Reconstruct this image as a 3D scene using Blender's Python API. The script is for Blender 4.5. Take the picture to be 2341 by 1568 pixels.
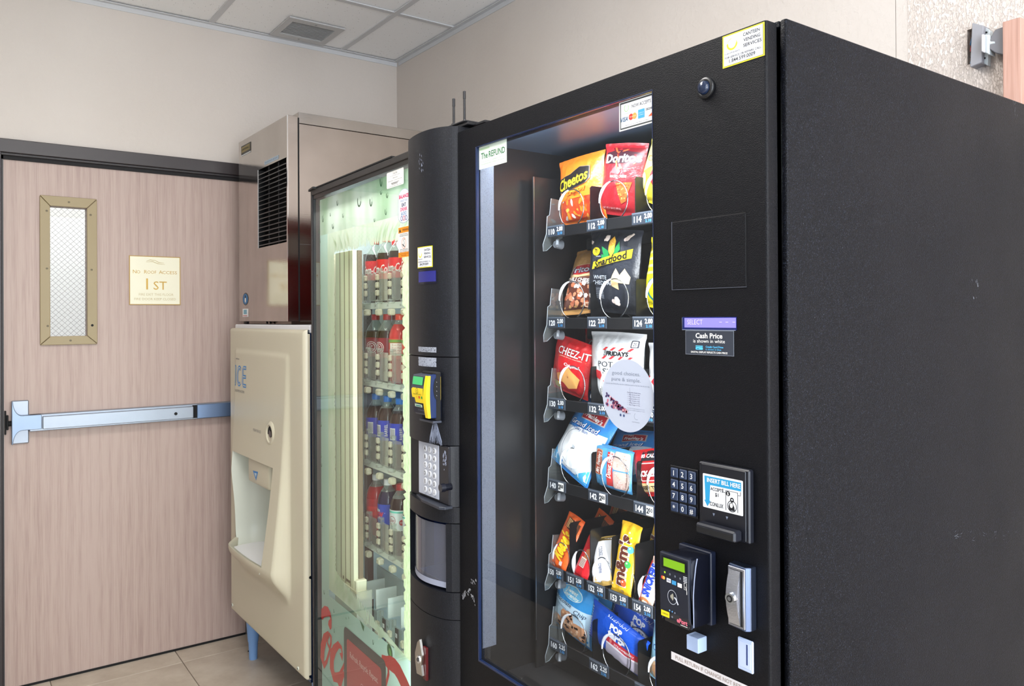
import bpy, bmesh, math, random
from math import sin, cos, pi, radians
from mathutils import Matrix, Vector, noise

for o in list(bpy.data.objects): bpy.data.objects.remove(o)
SC = bpy.context.scene
COL = SC.collection

# ------------------------------------------------------------------ camera
W, H, F, CX, CY = 2341.0, 1568.0, 1793.958, 1170.5, 718.769
CAM = Vector((0, 0, 1.41))
RX = Vector((0.810605, -0.585553, -0.005440)).normalized()
FW = Vector((0.585558, 0.810625, 0.003620)).normalized()
UPV = RX.cross(FW).normalized()
RX = FW.cross(UPV).normalized()
cd = bpy.data.cameras.new('camera'); cam = bpy.data.objects.new('camera', cd); COL.objects.link(cam)
cam.matrix_world = Matrix((( RX.x, UPV.x, -FW.x, CAM.x), (RX.y, UPV.y, -FW.y, CAM.y), (RX.z, UPV.z, -FW.z, CAM.z), (0, 0, 0, 1)))
cd.sensor_width = 36; cd.lens = F / W * 36; cd.shift_y = -(H/2 - CY) / W; cd.clip_start = .02
SC.camera = cam
SC.view_settings.view_transform = 'Standard'; SC.view_settings.look = 'None'
SC.view_settings.gamma = 1; SC.view_settings.use_curve_mapping = False
SC.view_settings.exposure = 0.06
try:
    SC.cycles.use_denoising = True
    SC.cycles.max_bounces = 10; SC.cycles.transparent_max_bounces = 24
except Exception: pass

XL0 = -.50
# ------------------------------------------------------------------ world and lights
w = bpy.data.worlds.new('world'); SC.world = w; w.use_nodes = True
w.node_tree.nodes['Background'].inputs[0].default_value = (.8, .85, 1, 1)
w.node_tree.nodes['Background'].inputs[1].default_value = .3
def area(name, loc, sx, sy, power, color, rot=(0, 0, 0), spread=180):
    l = bpy.data.lights.new(name, 'AREA'); l.shape = 'RECTANGLE'; l.size = sx; l.size_y = sy
    l.energy = power; l.color = color; l.spread = radians(spread)
    o = bpy.data.objects.new(name, l); COL.objects.link(o); o.location = loc; o.rotation_euler = rot
    return o
area('troffer_light', (.333, 1.455, 2.69), 1.15, .55, 30, (1, .98, .955))
area('troffer_light', (.333, -.985, 2.69), 1.15, .55, 34, (1, .98, .955))
area('window_and_fill_light', (.5, -2.42, 1.45), 1.9, 2.1, 88, (.86, .93, 1.0), (radians(90), 0, 0))  # added soft fill from behind; the wall there has no window
area('window_and_fill_light', (XL0+.012, -1.45, 1.35), 1.9, 1.3, 62, (.74, .86, 1.0), (0, radians(-90), 0))

# ------------------------------------------------------------------ placing helpers
def ray(x, y):
    return RX * ((x - CX) / F) - UPV * ((y - CY) / F) + FW
def at(x, y, ax, val):
    d = ray(x, y); t = (val - CAM[ax]) / d[ax]; return CAM + d * t
class Frame:
    """a machine's own axes: x along its front to the right, y inwards, z up"""
    def __init__(s, o, th):
        s.M = Matrix.Translation((o[0], o[1], 0)) @ Matrix.Rotation(radians(th), 4, 'Z'); s.I = s.M.inverted()
    def P(s, x, y, d=0.0):
        c = s.I @ CAM; r = s.I.to_3x3() @ ray(x, y); t = (d - c.y) / r.y
        return c + r * t
    def R(s, a, b, d=0.0):          # two picture corners (top left, bottom right) -> x0, x1, z0, z1
        p = s.P(a[0], a[1], d); q = s.P(b[0], b[1], d); return p.x, q.x, q.z, p.z
SN = Frame((.928, 1.487), -90)
CO = Frame((.9727, 2.467), -92.3)
IC = Frame((.957, 3.33), -89.3)
DR = Frame((0, 3.549), 0)

# ------------------------------------------------------------------ materials
def lin(c):
    return tuple((v/12.92 if v <= .04045 else ((v+.055)/1.055)**2.4) for v in c)
def rgb(*c): return lin(tuple(v/255 for v in c)) + (1,)
_M = {}
def nt(name):
    m = bpy.data.materials.new(name); m.use_nodes = True
    n = m.node_tree.nodes; l = m.node_tree.links
    for x in list(n): n.remove(x)
    out = n.new('ShaderNodeOutputMaterial')
    return m, n, l, out
def coords(n, l, scale=(1, 1, 1), space='Object'):
    t = n.new('ShaderNodeTexCoord'); mp = n.new('ShaderNodeMapping'); mp.inputs['Scale'].default_value = scale
    l.new(t.outputs[space], mp.inputs[0]); return mp.outputs[0]
def ns(n, l, vec, scale, detail=3, rough=.5):
    t = n.new('ShaderNodeTexNoise'); t.inputs['Scale'].default_value = scale; t.inputs['Detail'].default_value = detail
    t.inputs['Roughness'].default_value = rough; l.new(vec, t.inputs['Vector']); return t.outputs['Fac']
def ramp(n, l, fac, stops):
    r = n.new('ShaderNodeValToRGB'); l.new(fac, r.inputs[0]); e = r.color_ramp.elements
    while len(e) < len(stops): e.new(.5)
    for i, (p, c) in enumerate(stops): e[i].position = p; e[i].color = c
    return r.outputs[0]
def bump(n, l, h, strength, dist=.001):
    b = n.new('ShaderNodeBump'); b.inputs['Strength'].default_value = strength; b.inputs['Distance'].default_value = dist
    l.new(h, b.inputs['Height']); return b.outputs[0]
def M(kind, *c, **k):
    key = (kind, c, tuple(sorted(k.items())))
    if key in _M: return _M[key]
    m, n, l, out = nt(kind)
    col = rgb(*c) if c else (.5, .5, .5, 1)
    if kind in ('clear', 'pane', 'bottle', 'film'):
        tr = n.new('ShaderNodeBsdfTransparent'); gl = n.new('ShaderNodeBsdfGlossy'); mx = n.new('ShaderNodeMixShader')
        tr.inputs[0].default_value = col; gl.inputs['Roughness'].default_value = k.get('rough', .0 if kind == 'pane' else .12)
        gl.inputs['Color'].default_value = (k.get('gain', .9),) * 3 + (1,)
        lw = n.new('ShaderNodeLayerWeight'); lw.inputs['Blend'].default_value = .5       # Schlick: f0 + (1-f0)*(1-cos)^5, alike from both sides
        pw = n.new('ShaderNodeMath'); pw.operation = 'POWER'; pw.inputs[1].default_value = 5.0; l.new(lw.outputs['Facing'], pw.inputs[0])
        fr = n.new('ShaderNodeMath'); fr.operation = 'MULTIPLY_ADD'; fr.inputs[1].default_value = .96; fr.inputs[2].default_value = .04; l.new(pw.outputs[0], fr.inputs[0])
        mt = n.new('ShaderNodeMath'); mt.operation = 'MULTIPLY_ADD'; mt.inputs[1].default_value = k.get('mul', 1.0); mt.inputs[2].default_value = k.get('add', 0.0)
        l.new(fr.outputs[0], mt.inputs[0]); l.new(mt.outputs[0], mx.inputs[0]); l.new(tr.outputs[0], mx.inputs[1]); l.new(gl.outputs[0], mx.inputs[2])
        last = mx.outputs[0]
        if k.get('haze'):
            df = n.new('ShaderNodeBsdfDiffuse'); df.inputs[0].default_value = rgb(*k.get('hcol', (225, 230, 228)))
            m2 = n.new('ShaderNodeMixShader'); m2.inputs[0].default_value = k['haze']; l.new(last, m2.inputs[1]); l.new(df.outputs[0], m2.inputs[2]); last = m2.outputs[0]
        l.new(last, out.inputs[0])
    elif kind == 'emit':
        e = n.new('ShaderNodeEmission'); e.inputs[0].default_value = col; e.inputs[1].default_value = k.get('s', 1.0); l.new(e.outputs[0], out.inputs[0])
    elif kind == 'screen':      # backlit display
        b = n.new('ShaderNodeBsdfPrincipled'); b.inputs['Base Color'].default_value = col; b.inputs['Roughness'].default_value = .3
        b.inputs['Emission Color'].default_value = col; b.inputs['Emission Strength'].default_value = k.get('s', .5); l.new(b.outputs[0], out.inputs[0])
    else:
        b = n.new('ShaderNodeBsdfPrincipled'); l.new(b.outputs[0], out.inputs[0])
        I = b.inputs; I['Base Color'].default_value = col
        I['Roughness'].default_value = k.get('rough', {'matte': .8, 'plastic': .42, 'gloss': .18, 'print': .5, 'foil': .33, 'powder': .42, 'steel': .25, 'chrome': .12, 'metal': .35, 'wire': .2}.get(kind, .5))
        if kind in ('steel', 'chrome', 'metal', 'wire'): I['Metallic'].default_value = k.get('metal', 1.0)
        if kind == 'powder':
            I['Specular IOR Level'].default_value = k.get('spec', .35)
            v = coords(n, l); a = ns(n, l, v, k.get('scale', 900), 2, .6)
            l.new(bump(n, l, a, k.get('bump', .55), .0012), I['Normal'])
            d = ns(n, l, v, k.get('grain', 900), 1); sp = ramp(n, l, d, [(.60, col), (.70, rgb(*k.get('fleck', (44, 48, 58))))]);  # pale flecks in the colour imitate the sparkle of powder paint
            sm = ns(n, l, v, 3.5, 4)
            rr = n.new('ShaderNodeMapRange'); rr.inputs[3].default_value = I['Roughness'].default_value - .09; rr.inputs[4].default_value = I['Roughness'].default_value + .12
            l.new(sm, rr.inputs[0]); l.new(rr.outputs[0], I['Roughness']); l.new(sp, I['Base Color'])
        if kind == 'foil':
            v = coords(n, l); a = ns(n, l, v, k.get('scale', 34), 4, .6); l.new(bump(n, l, a, .55, .006), I['Normal'])
            I['Specular IOR Level'].default_value = .7
        if kind == 'steel':
            v = coords(n, l, (3, 3, 260)); a = ns(n, l, v, 4, 3)
            v2 = coords(n, l); c2 = ns(n, l, v2, 5, 5)
            rr = n.new('ShaderNodeMapRange'); rr.inputs[3].default_value = k.get('r0', .16); rr.inputs[4].default_value = k.get('r1', .34)
            l.new(c2, rr.inputs[0]); l.new(rr.outputs[0], I['Roughness']); l.new(bump(n, l, a, .08, .0006), I['Normal'])
            l.new(ramp(n, l, c2, [(.3, tuple(x*.82 for x in col[:3]) + (1,)), (.7, col)]), I['Base Color'])
        if k.get('bump') and kind not in ('powder',):
            v = coords(n, l); a = ns(n, l, v, k.get('scale', 300), 3); l.new(bump(n, l, a, k['bump'], .001), I['Normal'])
        if kind == 'worn':      # scratched paint or torn label
            v = coords(n, l); a = ns(n, l, v, k.get('scale', 260), 4, .7); l.new(ramp(n, l, a, [(k.get('t', .5) - .03, rgb(*k['c2'])), (k.get('t', .5) + .03, col)]), I['Base Color']); I['Roughness'].default_value = .6
    _M[key] = m
    return m

# ------------------------------------------------------------------ mesh builder
_TX = {}
def text_mesh(s, italic=0.0, bold=0.0):
    key = (s, italic, bold)
    if key in _TX: return _TX[key]
    c = bpy.data.curves.new('t', 'FONT'); c.body = s; c.size = 1; c.resolution_u = 2; c.shear = italic; c.offset = bold; c.fill_mode = 'FRONT'
    o = bpy.data.objects.new('t', c)
    me = o.to_mesh()
    v = [(p.co.x, p.co.y) for p in me.vertices]; f = [tuple(p.vertices) for p in me.polygons]
    o.to_mesh_clear(); bpy.data.objects.remove(o); bpy.data.curves.remove(c)
    if not v: v = [(0, 0)]; f = []
    x0 = min(a for a, b in v); x1 = max(a for a, b in v); y0 = min(b for a, b in v); y1 = max(b for a, b in v)
    _TX[key] = (v, f, x0, x1, y0, y1); return _TX[key]
CAPH = None
def capheight():
    global CAPH
    if CAPH is None: CAPH = text_mesh('H')[5]
    return CAPH
class MB:
    def __init__(s, flip=None):
        s.bm = bmesh.new(); s.mats = []; s.T = None
        s.map = lambda a, b, c: Vector((a, -c, b))       # flat artwork: a right, b up, c towards the viewer
    def mi(s, m):
        if m not in s.mats: s.mats.append(m)
        return s.mats.index(m)
    def add(s, vs, fs, m, smooth=False):
        i = s.mi(m); bv = [s.bm.verts.new(s.T @ Vector(v) if s.T else v) for v in vs]; out = []
        for f in fs:
            try: q = s.bm.faces.new([bv[k] for k in f])
            except ValueError: continue
            q.material_index = i; q.smooth = smooth; out.append(q)
        return out
    def box(s, x0, x1, y0, y1, z0, z1, m, bev=0.0, seg=1):
        if bev <= 0:
            v = [(x, y, z) for x in (x0, x1) for y in (y0, y1) for z in (z0, z1)]
            s.add(v, [(0, 1, 3, 2), (4, 6, 7, 5), (0, 4, 5, 1), (2, 3, 7, 6), (0, 2, 6, 4), (1, 5, 7, 3)], m); return
        t = bmesh.new(); bmesh.ops.create_cube(t, size=1)
        for v in t.verts: v.co = Vector(((x0+x1)/2 + v.co.x*(x1-x0), (y0+y1)/2 + v.co.y*(y1-y0), (z0+z1)/2 + v.co.z*(z1-z0)))
        bmesh.ops.bevel(t, geom=list(t.edges), offset=bev, segments=seg, profile=.5, affect='EDGES')
        s.take(t, m, seg > 1)
    def take(s, t, m, smooth=False):
        t.verts.ensure_lookup_table()
        for i, v in enumerate(t.verts): v.index = i
        s.add([tuple(v.co) for v in t.verts], [[v.index for v in f.verts] for f in t.faces], m, smooth); t.free()
    def prism(s, pts, a0, a1, m, axis='y', bev=0.0, smooth=False):
        """outline pts in the plane across `axis`, drawn out from a0 to a1"""
        n = len(pts)
        mk = {'y': lambda p, a: (p[0], a, p[1]), 'z': lambda p, a: (p[0], p[1], a), 'x': lambda p, a: (a, p[0], p[1])}[axis]
        t = bmesh.new(); A = [t.verts.new(mk(p, a0)) for p in pts]; B = [t.verts.new(mk(p, a1)) for p in pts]
        t.faces.new(A); t.faces.new(B[::-1])
        for i in range(n): t.faces.new((A[i], B[i], B[(i+1) % n], A[(i+1) % n]))
        bmesh.ops.recalc_face_normals(t, faces=t.faces)
        if bev: bmesh.ops.bevel(t, geom=[e for e in t.edges], offset=bev, segments=1, affect='EDGES')
        s.take(t, m, smooth)
    def cyl(s, p0, p1, r0, r1, m, n=16, cap=True, smooth=True):
        p0 = Vector(p0); p1 = Vector(p1); d = (p1 - p0).normalized(); a = d.orthogonal().normalized(); b = d.cross(a)
        vs = []
        for p, r in ((p0, r0), (p1, r1)):
            for i in range(n): t = 2*pi*i/n; vs.append(p + a*(r*cos(t)) + b*(r*sin(t)))
        s.add(vs, [(i, (i+1) % n, n + (i+1) % n, n + i) for i in range(n)], m, smooth)
        if cap: s.add(vs[:n], [tuple(range(n))[::-1]], m); s.add(vs[n:], [tuple(range(n))], m)
    def tube(s, pts, r, m, n=6, closed=False):
        pts = [Vector(p) for p in pts]; k = len(pts); vs = []; prev = None
        for i, p in enumerate(pts):
            d = (pts[(i+1) % k] - pts[i-1]) if closed else (pts[min(i+1, k-1)] - pts[max(i-1, 0)])
            d.normalize()
            a = (prev - d*prev.dot(d)) if prev is not None else d.orthogonal()
            a.normalize(); prev = a; b = d.cross(a); rr = r[i] if isinstance(r, (list, tuple)) else r
            for j in range(n): t = 2*pi*j/n; vs.append(p + a*(rr*cos(t)) + b*(rr*sin(t)))
        fs = [(i*n + j, i*n + (j+1) % n, ((i+1) % k)*n + (j+1) % n, ((i+1) % k)*n + j) for i in range(k if closed else k-1) for j in range(n)]
        s.add(vs, fs, m, True)
        if not closed: s.add(vs[:n], [tuple(range(n))[::-1]], m); s.add(vs[-n:], [tuple(range(n))], m)
    def lathe(s, prof, c, m, n=20, axis='z'):
        vs = []
        for r, h in prof:
            for i in range(n):
                t = 2*pi*i/n; x, y = r*cos(t), r*sin(t)
                vs.append({'z': (c[0]+x, c[1]+y, c[2]+h), 'y': (c[0]+x, c[1]+h, c[2]+y)}[axis])
        fs = [(j*n+i, j*n+(i+1) % n, (j+1)*n+(i+1) % n, (j+1)*n+i) for j in range(len(prof)-1) for i in range(n)]
        s.add(vs, fs, m, True)
    def grid(s, fn, nu, nv, m, smooth=True, flip=False):
        vs = [fn(i/nu, j/nv) for j in range(nv+1) for i in range(nu+1)]
        fs = [(j*(nu+1)+i, j*(nu+1)+i+1, (j+1)*(nu+1)+i+1, (j+1)*(nu+1)+i) for j in range(nv) for i in range(nu)]
        if flip: fs = [f[::-1] for f in fs]
        s.add(vs, fs, m, smooth)
    # ---- flat artwork
    def flat(s, vs, fs, m, c, cut=0.0):
        if cut:
            t = bmesh.new(); bv = [t.verts.new((a, b, 0)) for a, b in vs]
            for f in fs:
                try: t.faces.new([bv[i] for i in f])
                except ValueError: pass
            for ax in (0, 1):
                lo = min(v.co[ax] for v in t.verts); hi = max(v.co[ax] for v in t.verts); q = math.floor(lo/cut)*cut + cut
                while q < hi:
                    no = [0, 0, 0]; no[ax] = 1; co = [0, 0, 0]; co[ax] = q
                    bmesh.ops.bisect_plane(t, geom=t.verts[:] + t.edges[:] + t.faces[:], plane_co=co, plane_no=no); q += cut
            for i, v in enumerate(t.verts): v.index = i
            vs = [(v.co.x, v.co.y) for v in t.verts]; fs = [[v.index for v in f.verts] for f in t.faces]; t.free()
        s.add([s.map(a, b, c) for a, b in vs], fs, m, bool(cut))
    def poly(s, pts, m, c=.0004, cut=0.0):
        if len(pts) > 4 or cut:
            t = bmesh.new(); f = t.faces.new([t.verts.new((a, b, 0)) for a, b in pts]); bmesh.ops.triangulate(t, faces=[f])
            for i, v in enumerate(t.verts): v.index = i
            vs = [(v.co.x, v.co.y) for v in t.verts]; fs = [[v.index for v in f.verts] for f in t.faces]; t.free()
        else: vs = pts; fs = [tuple(range(len(pts)))]
        s.flat(vs, fs, m, c, cut)
    def rect(s, x0, x1, z0, z1, m, c=.0004, cut=0.0): s.poly([(x0, z0), (x1, z0), (x1, z1), (x0, z1)], m, c, cut)
    def rrect(s, x0, x1, z0, z1, r, m, c=.0004, cut=0.0):
        p = []
        for cx, cz, a in ((x1-r, z1-r, 0), (x0+r, z1-r, 90), (x0+r, z0+r, 180), (x1-r, z0+r, 270)):
            for i in range(5): t = radians(a + i*22.5); p.append((cx + r*cos(t), cz + r*sin(t)))
        s.poly(p, m, c, cut)
    def ell(s, x, z, rx, rz, m, c=.0004, n=20, cut=0.0, rot=0):
        s.poly([(x + rx*cos(t)*cos(rot) - rz*sin(t)*sin(rot), z + rx*cos(t)*sin(rot) + rz*sin(t)*cos(rot)) for t in [2*pi*i/n for i in range(n)]], m, c, cut)
    def stroke(s, pts, wd, m, c=.0004, cut=0.0):
        k = len(pts); L = []; R_ = []
        for i in range(k):
            a = pts[max(i-1, 0)]; b = pts[min(i+1, k-1)]; dx, dz = b[0]-a[0], b[1]-a[1]; q = math.hypot(dx, dz) or 1
            ww = (wd[i] if isinstance(wd, (list, tuple)) else wd)/2
            L.append((pts[i][0] - dz/q*ww, pts[i][1] + dx/q*ww)); R_.append((pts[i][0] + dz/q*ww, pts[i][1] - dx/q*ww))
        vs = L + R_; s.flat(vs, [(i+k, i+1+k, i+1, i) for i in range(k-1)], m, c, cut)
    def arc(s, x, z, rx, rz, a0, a1, wd, m, c=.0004, n=16):
        s.stroke([(x + rx*cos(radians(a0 + (a1-a0)*i/n)), z + rz*sin(radians(a0 + (a1-a0)*i/n))) for i in range(n+1)], wd, m, c)
    def text(s, t, x, z, h, m, w=None, al='c', c=.0005, italic=0.0, bold=0.0, rot=0.0, skew=0.0, cut=0.0, fit=None):
        v, f, x0, x1, y0, y1 = text_mesh(t, italic, bold); sz = h / capheight(); sx = sz
        if w: sx = w / max(1e-6, x1 - x0)
        ox = {'c': (x0+x1)/2, 'l': x0, 'r': x1}[al]; oy = capheight()/2; ca, sa = cos(radians(rot)), sin(radians(rot)); q = []
        for a, b in v:
            p = (a-ox)*sx; r = (b-oy)*sz + p*skew; q.append((x + p*ca - r*sa, z + p*sa + r*ca))
        s.flat(q, f, m, c, cut)
    def build(s, name, parent=None, smooth=None, M_=None):
        me = bpy.data.meshes.new(name); s.bm.to_mesh(me); s.bm.free()
        for m in s.mats: me.materials.append(m)
        o = bpy.data.objects.new(name, me); COL.objects.link(o)
        if parent is not None: o.parent = parent
        if M_ is not None: o.matrix_world = M_
        return o
def tag(o, label=None, cat=None, group=None, kind=None):
    if label: o['label'] = label
    if cat: o['category'] = cat
    if group: o['group'] = group
    if kind: o['kind'] = kind
    return o
def empty(name, M_, label=None, cat=None, group=None):
    o = bpy.data.objects.new(name, None); COL.objects.link(o); o.matrix_world = M_; o.empty_display_size = .05
    return tag(o, label, cat, group)
def box_obj(name, dims, m, parent=None, bev=0.0, seg=1, label=None):
    b = MB(); b.box(*dims, m, bev, seg); o = b.build(name, parent)
    if label: o['label'] = label
    return o

# ------------------------------------------------------------------ colours used again and again
BLK = M('matte', 10, 10, 12); WHT = M('print', 240, 240, 238); INK = M('print', 22, 24, 30)
POWDER = M('powder', 12, 13, 17)
SMOOTHBLK = M('plastic', 24, 25, 30, rough=.36)
DARKPL = M('plastic', 30, 31, 36)
# ================================================================== SETTING
def mat_wall(name, base, base2, bscale, bstr, patch=False):
    m, n, l, out = nt(name); b = n.new('ShaderNodeBsdfPrincipled'); l.new(b.outputs[0], out.inputs[0])
    v = coords(n, l, (1, 1, .42) if patch else (1, 1, 1)); a = ns(n, l, v, bscale, 5, .62)
    hgt = ramp(n, l, a, [(.47, (0, 0, 0, 1)), (.56 if patch else .66, (1, 1, 1, 1))])
    l.new(bump(n, l, hgt, bstr, .004 if patch else .002), b.inputs['Normal'])
    c = ns(n, l, coords(n, l), 1.3, 3)
    colr = ramp(n, l, c, [(.35, base), (.7, base2)])
    if patch:
        mx = n.new('ShaderNodeMix'); mx.data_type = 'RGBA'; l.new(hgt, mx.inputs[0]); l.new(colr, mx.inputs[6]); mx.inputs[7].default_value = rgb(222, 210, 202)
        l.new(mx.outputs[2], b.inputs['Base Color']); b.inputs['Roughness'].default_value = .38
    else:
        l.new(colr, b.inputs['Base Color']); b.inputs['Roughness'].default_value = .6
    return m
WALLM = mat_wall('wall_paint', rgb(205, 196, 188), rgb(212, 204, 197), 60, .24)
WALLT = mat_wall('wall_stucco', rgb(196, 184, 175), rgb(203, 192, 184), 170, .5, True)
def mat_floor():
    m, n, l, out = nt('floor_tile'); b = n.new('ShaderNodeBsdfPrincipled'); l.new(b.outputs[0], out.inputs[0])
    v = coords(n, l); a = ns(n, l, v, 6, 8, .65); l.new(ramp(n, l, a, [(.3, rgb(176, 162, 146)), (.55, rgb(196, 184, 168)), (.75, rgb(208, 198, 184))]), b.inputs['Base Color'])
    b.inputs['Roughness'].default_value = .45; l.new(bump(n, l, ns(n, l, v, 40, 4), .15, .001), b.inputs['Normal']); return m
def mat_ceil():
    m, n, l, out = nt('ceiling_tile'); b = n.new('ShaderNodeBsdfPrincipled'); l.new(b.outputs[0], out.inputs[0])
    v = coords(n, l); vo = n.new('ShaderNodeTexVoronoi'); vo.inputs['Scale'].default_value = 85; l.new(v, vo.inputs['Vector'])
    p = ramp(n, l, vo.outputs['Distance'], [(.13, (0, 0, 0, 1)), (.2, (1, 1, 1, 1))])
    gate = ramp(n, l, ns(n, l, v, 60, 2), [(.52, (1, 1, 1, 1)), (.56, (0, 0, 0, 1))])
    mx = n.new('ShaderNodeMath'); mx.operation = 'MAXIMUM'; l.new(p, mx.inputs[0]); l.new(gate, mx.inputs[1])
    l.new(ramp(n, l, mx.outputs[0], [(0, rgb(172, 171, 168)), (.6, rgb(252, 252, 252))]), b.inputs['Base Color']); b.inputs['Roughness'].default_value = .9
    l.new(bump(n, l, ns(n, l, v, 150, 3), .3, .001), b.inputs['Normal']); return m
def mat_wood(name, c1, c2, c3, sx=26.0):
    m, n, l, out = nt(name); b = n.new('ShaderNodeBsdfPrincipled'); l.new(b.outputs[0], out.inputs[0])
    v = coords(n, l, (1, 1, .1)); big = n.new('ShaderNodeTexNoise'); big.inputs['Scale'].default_value = 5.5; big.inputs['Detail'].default_value = 3; l.new(v, big.inputs['Vector'])
    wv = n.new('ShaderNodeTexWave'); wv.wave_type = 'BANDS'; wv.bands_direction = 'X'; wv.inputs['Scale'].default_value = sx/3; wv.inputs['Distortion'].default_value = 3; wv.inputs['Detail'].default_value = 3; wv.inputs['Detail Scale'].default_value = 1.3
    l.new(coords(n, l, (1, 1, .16)), wv.inputs['Vector'])
    fine = ns(n, l, coords(n, l, (1, 1, .03)), 190, 3, .6)
    ad = n.new('ShaderNodeMath'); ad.operation = 'MULTIPLY_ADD'; l.new(wv.outputs['Fac'], ad.inputs[0]); ad.inputs[1].default_value = .16; l.new(fine, ad.inputs[2])
    ad2 = n.new('ShaderNodeMath'); ad2.operation = 'MULTIPLY_ADD'; l.new(big.outputs['Fac'], ad2.inputs[0]); ad2.inputs[1].default_value = .55; l.new(ad.outputs[0], ad2.inputs[2])
    l.new(ramp(n, l, ad2.outputs[0], [(.50, c1), (.80, c2), (1.0, c3)]), b.inputs['Base Color']); b.inputs['Roughness'].default_value = .5
    return m
DOORW = mat_wood('door_laminate', rgb(161, 137, 129), rgb(178, 156, 147), rgb(185, 164, 155))
PANELW = mat_wood('panel_laminate', rgb(160, 118, 104), rgb(184, 142, 126), rgb(190, 152, 138), 60)
XL, XR, YB, YD, ZC = -.50, 1.853, -2.5, 3.549, 2.70
JX0, JX1, DH = .181, 1.085, 2.028      # door opening
def struct(name, mb): o = mb.build(name); o['kind'] = 'structure'; return o
# wall behind the door, in one piece around the opening
b = MB(); P_ = [(XL-.1, 0), (JX0, 0), (JX0, 2.03), (JX1+.005, 2.03), (JX1+.005, 0), (XR+.1, 0), (XR+.1, 2.8), (XL-.1, 2.8)]
b.prism(P_, YD, YD+.12, WALLM); struct('wall_back', b)
b = MB(); b.box(XL-.1, XL, YB, YD, 0, 2.8, M('matte', 186, 184, 182)); struct('wall_left', b)
b = MB(); b.box(XL-.001, XL+.004, -2.15, -.75, .65, 2.05, M('plastic', 90, 92, 96)); b.box(XL+.004, XL+.007, -2.10, -.80, .70, 2.0, M('gloss', 200, 214, 228)); struct('window_2', b)
b = MB(); b.box(XR, XR+.1, .985, YD, 0, 2.8, WALLM); struct('wall_right', b)
b = MB(); b.box(XR, XR+.1, .9545, .9835, 0, 2.8, WALLM); b.box(XR+.001, XR+.1, .983, .986, 0, 2.8, M('matte', 120, 108, 98)); struct('trim_1', b)
# the stuccoed stretch of wall, with the hole the wires come out of
b = MB(); hy0, hy1, hz0, hz1 = .798, .8215, 1.968, 2.046
b.box(XR-.001, XR+.1, YB, hy0, 0, 2.8, WALLT); b.box(XR-.001, XR+.1, hy1, .9545, 0, 2.8, WALLT); b.box(XR-.001, XR+.1, hy0, hy1, 0, hz0, WALLT); b.box(XR-.001, XR+.1, hy0, hy1, hz1, 2.8, WALLT)
b.box(XR+.04, XR+.1, hy0, hy1, hz0, hz1, M('matte', 60, 50, 42)); struct('wall_front_right', b)
b = MB(); b.box(XL-.1, XR+.1, YB-.1, YB, 0, 2.8, WALLM); struct('wall_front', b)
# baseboards
BB = M('plastic', 34, 44, 62)
b = MB(); b.box(XL, XL+.012, YB, YD, 0, .105, BB, .003); struct('baseboard_left', b)
b = MB(); b.box(XL+.012, .125, YD-.012, YD, 0, .105, BB, .003); struct('baseboard_back', b)
b = MB(); b.box(1.14, XR, YD-.012, YD, 0, .105, BB, .003); struct('baseboard_back_right', b)
b = MB(); b.box(XR-.012, XR, YB, YD-.012, 0, .105, BB, .003); struct('baseboard_right', b)
# floor: a bed of grout and one object per tile where they can be told apart
b = MB(); b.box(XL-.1, XR+.1, YB-.1, YD+.3, -.06, -.004, M('matte', 138, 125, 112)); floor = struct('floor', b)
FT = mat_floor(); rnd = random.Random(3)
t0 = MB(); t0.box(-.2285, .2285, -.2285, .2285, -.004, 0, FT, .0015); tile = t0.build('tile', floor); first = True
xs = [.789 - .46*k + .23 for k in range(-2, 4)]; ys = [3.415 + .23 - .46*k for k in range(0, 14)]
for x in xs:
    for y in ys:
        if first: o = tile; first = False
        else: o = tile.copy(); COL.objects.link(o)
        o.location = (x, y, 0); o.parent = floor
# ceiling: tiles in a white tee grid
b = MB(); b.box(XL-.1, XR+.1, YB-.1, YD+.1, ZC+.03, ZC+.1, M('matte', 120, 120, 120)); ceil = struct('ceiling', b)
CT = mat_ceil(); GRID = M('plastic', 205, 206, 208, rough=.5)
gx = [1.553 - .61*k for k in range(4)]; gy = [2.98 - .61*k for k in range(10)]
xe = [XR] + gx + [XL]; ye = [YD] + gy + [YB]
holes = {(1, 0): 'vent', (2, 3): 'lamp', (3, 3): 'lamp', (2, 7): 'lamp', (3, 7): 'lamp'}
for i in range(len(xe)-1):
    for j in range(len(ye)-1):
        x1, x0, y1, y0 = xe[i], xe[i+1], ye[j], ye[j+1]
        if x1-x0 < .02 or y1-y0 < .02 or holes.get((i, j)) == 'lamp': continue
        c = MB()
        if holes.get((i, j)) == 'vent':
            a0, a1, b0, b1 = 1.215, 1.425, 3.29, 3.49
            c.prism([(x0, y0), (x1, y0), (x1, b0), (x0, b0)], ZC+.004, ZC+.02, CT, 'z'); c.prism([(x0, b1), (x1, b1), (x1, y1), (x0, y1)], ZC+.004, ZC+.02, CT, 'z')
            c.prism([(x0, b0), (a0, b0), (a0, b1), (x0, b1)], ZC+.004, ZC+.02, CT, 'z'); c.prism([(a1, b0), (x1, b0), (x1, b1), (a1, b1)], ZC+.004, ZC+.02, CT, 'z')
        else:
            dz = rnd.uniform(0, .002); c.box(x0+.004, x1-.004, y0+.004, y1-.004, ZC+.004+dz, ZC+.02+dz, CT, .002)
        c.build('ceiling_tile', ceil)
for x in gx:
    c = MB(); c.box(x-.012, x+.012, YB, YD-.02, ZC-.001, ZC+.004, GRID); c.build('main_tee', ceil)
for y in gy:
    for i in range(len(xe)-1):
        x1, x0 = xe[i]-.0125, xe[i+1]+.0125
        if x1-x0 > .05: c = MB(); c.box(x0, x1, y-.012, y+.012, ZC-.0008, ZC+.004, GRID); c.build('cross_tee', ceil)
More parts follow.
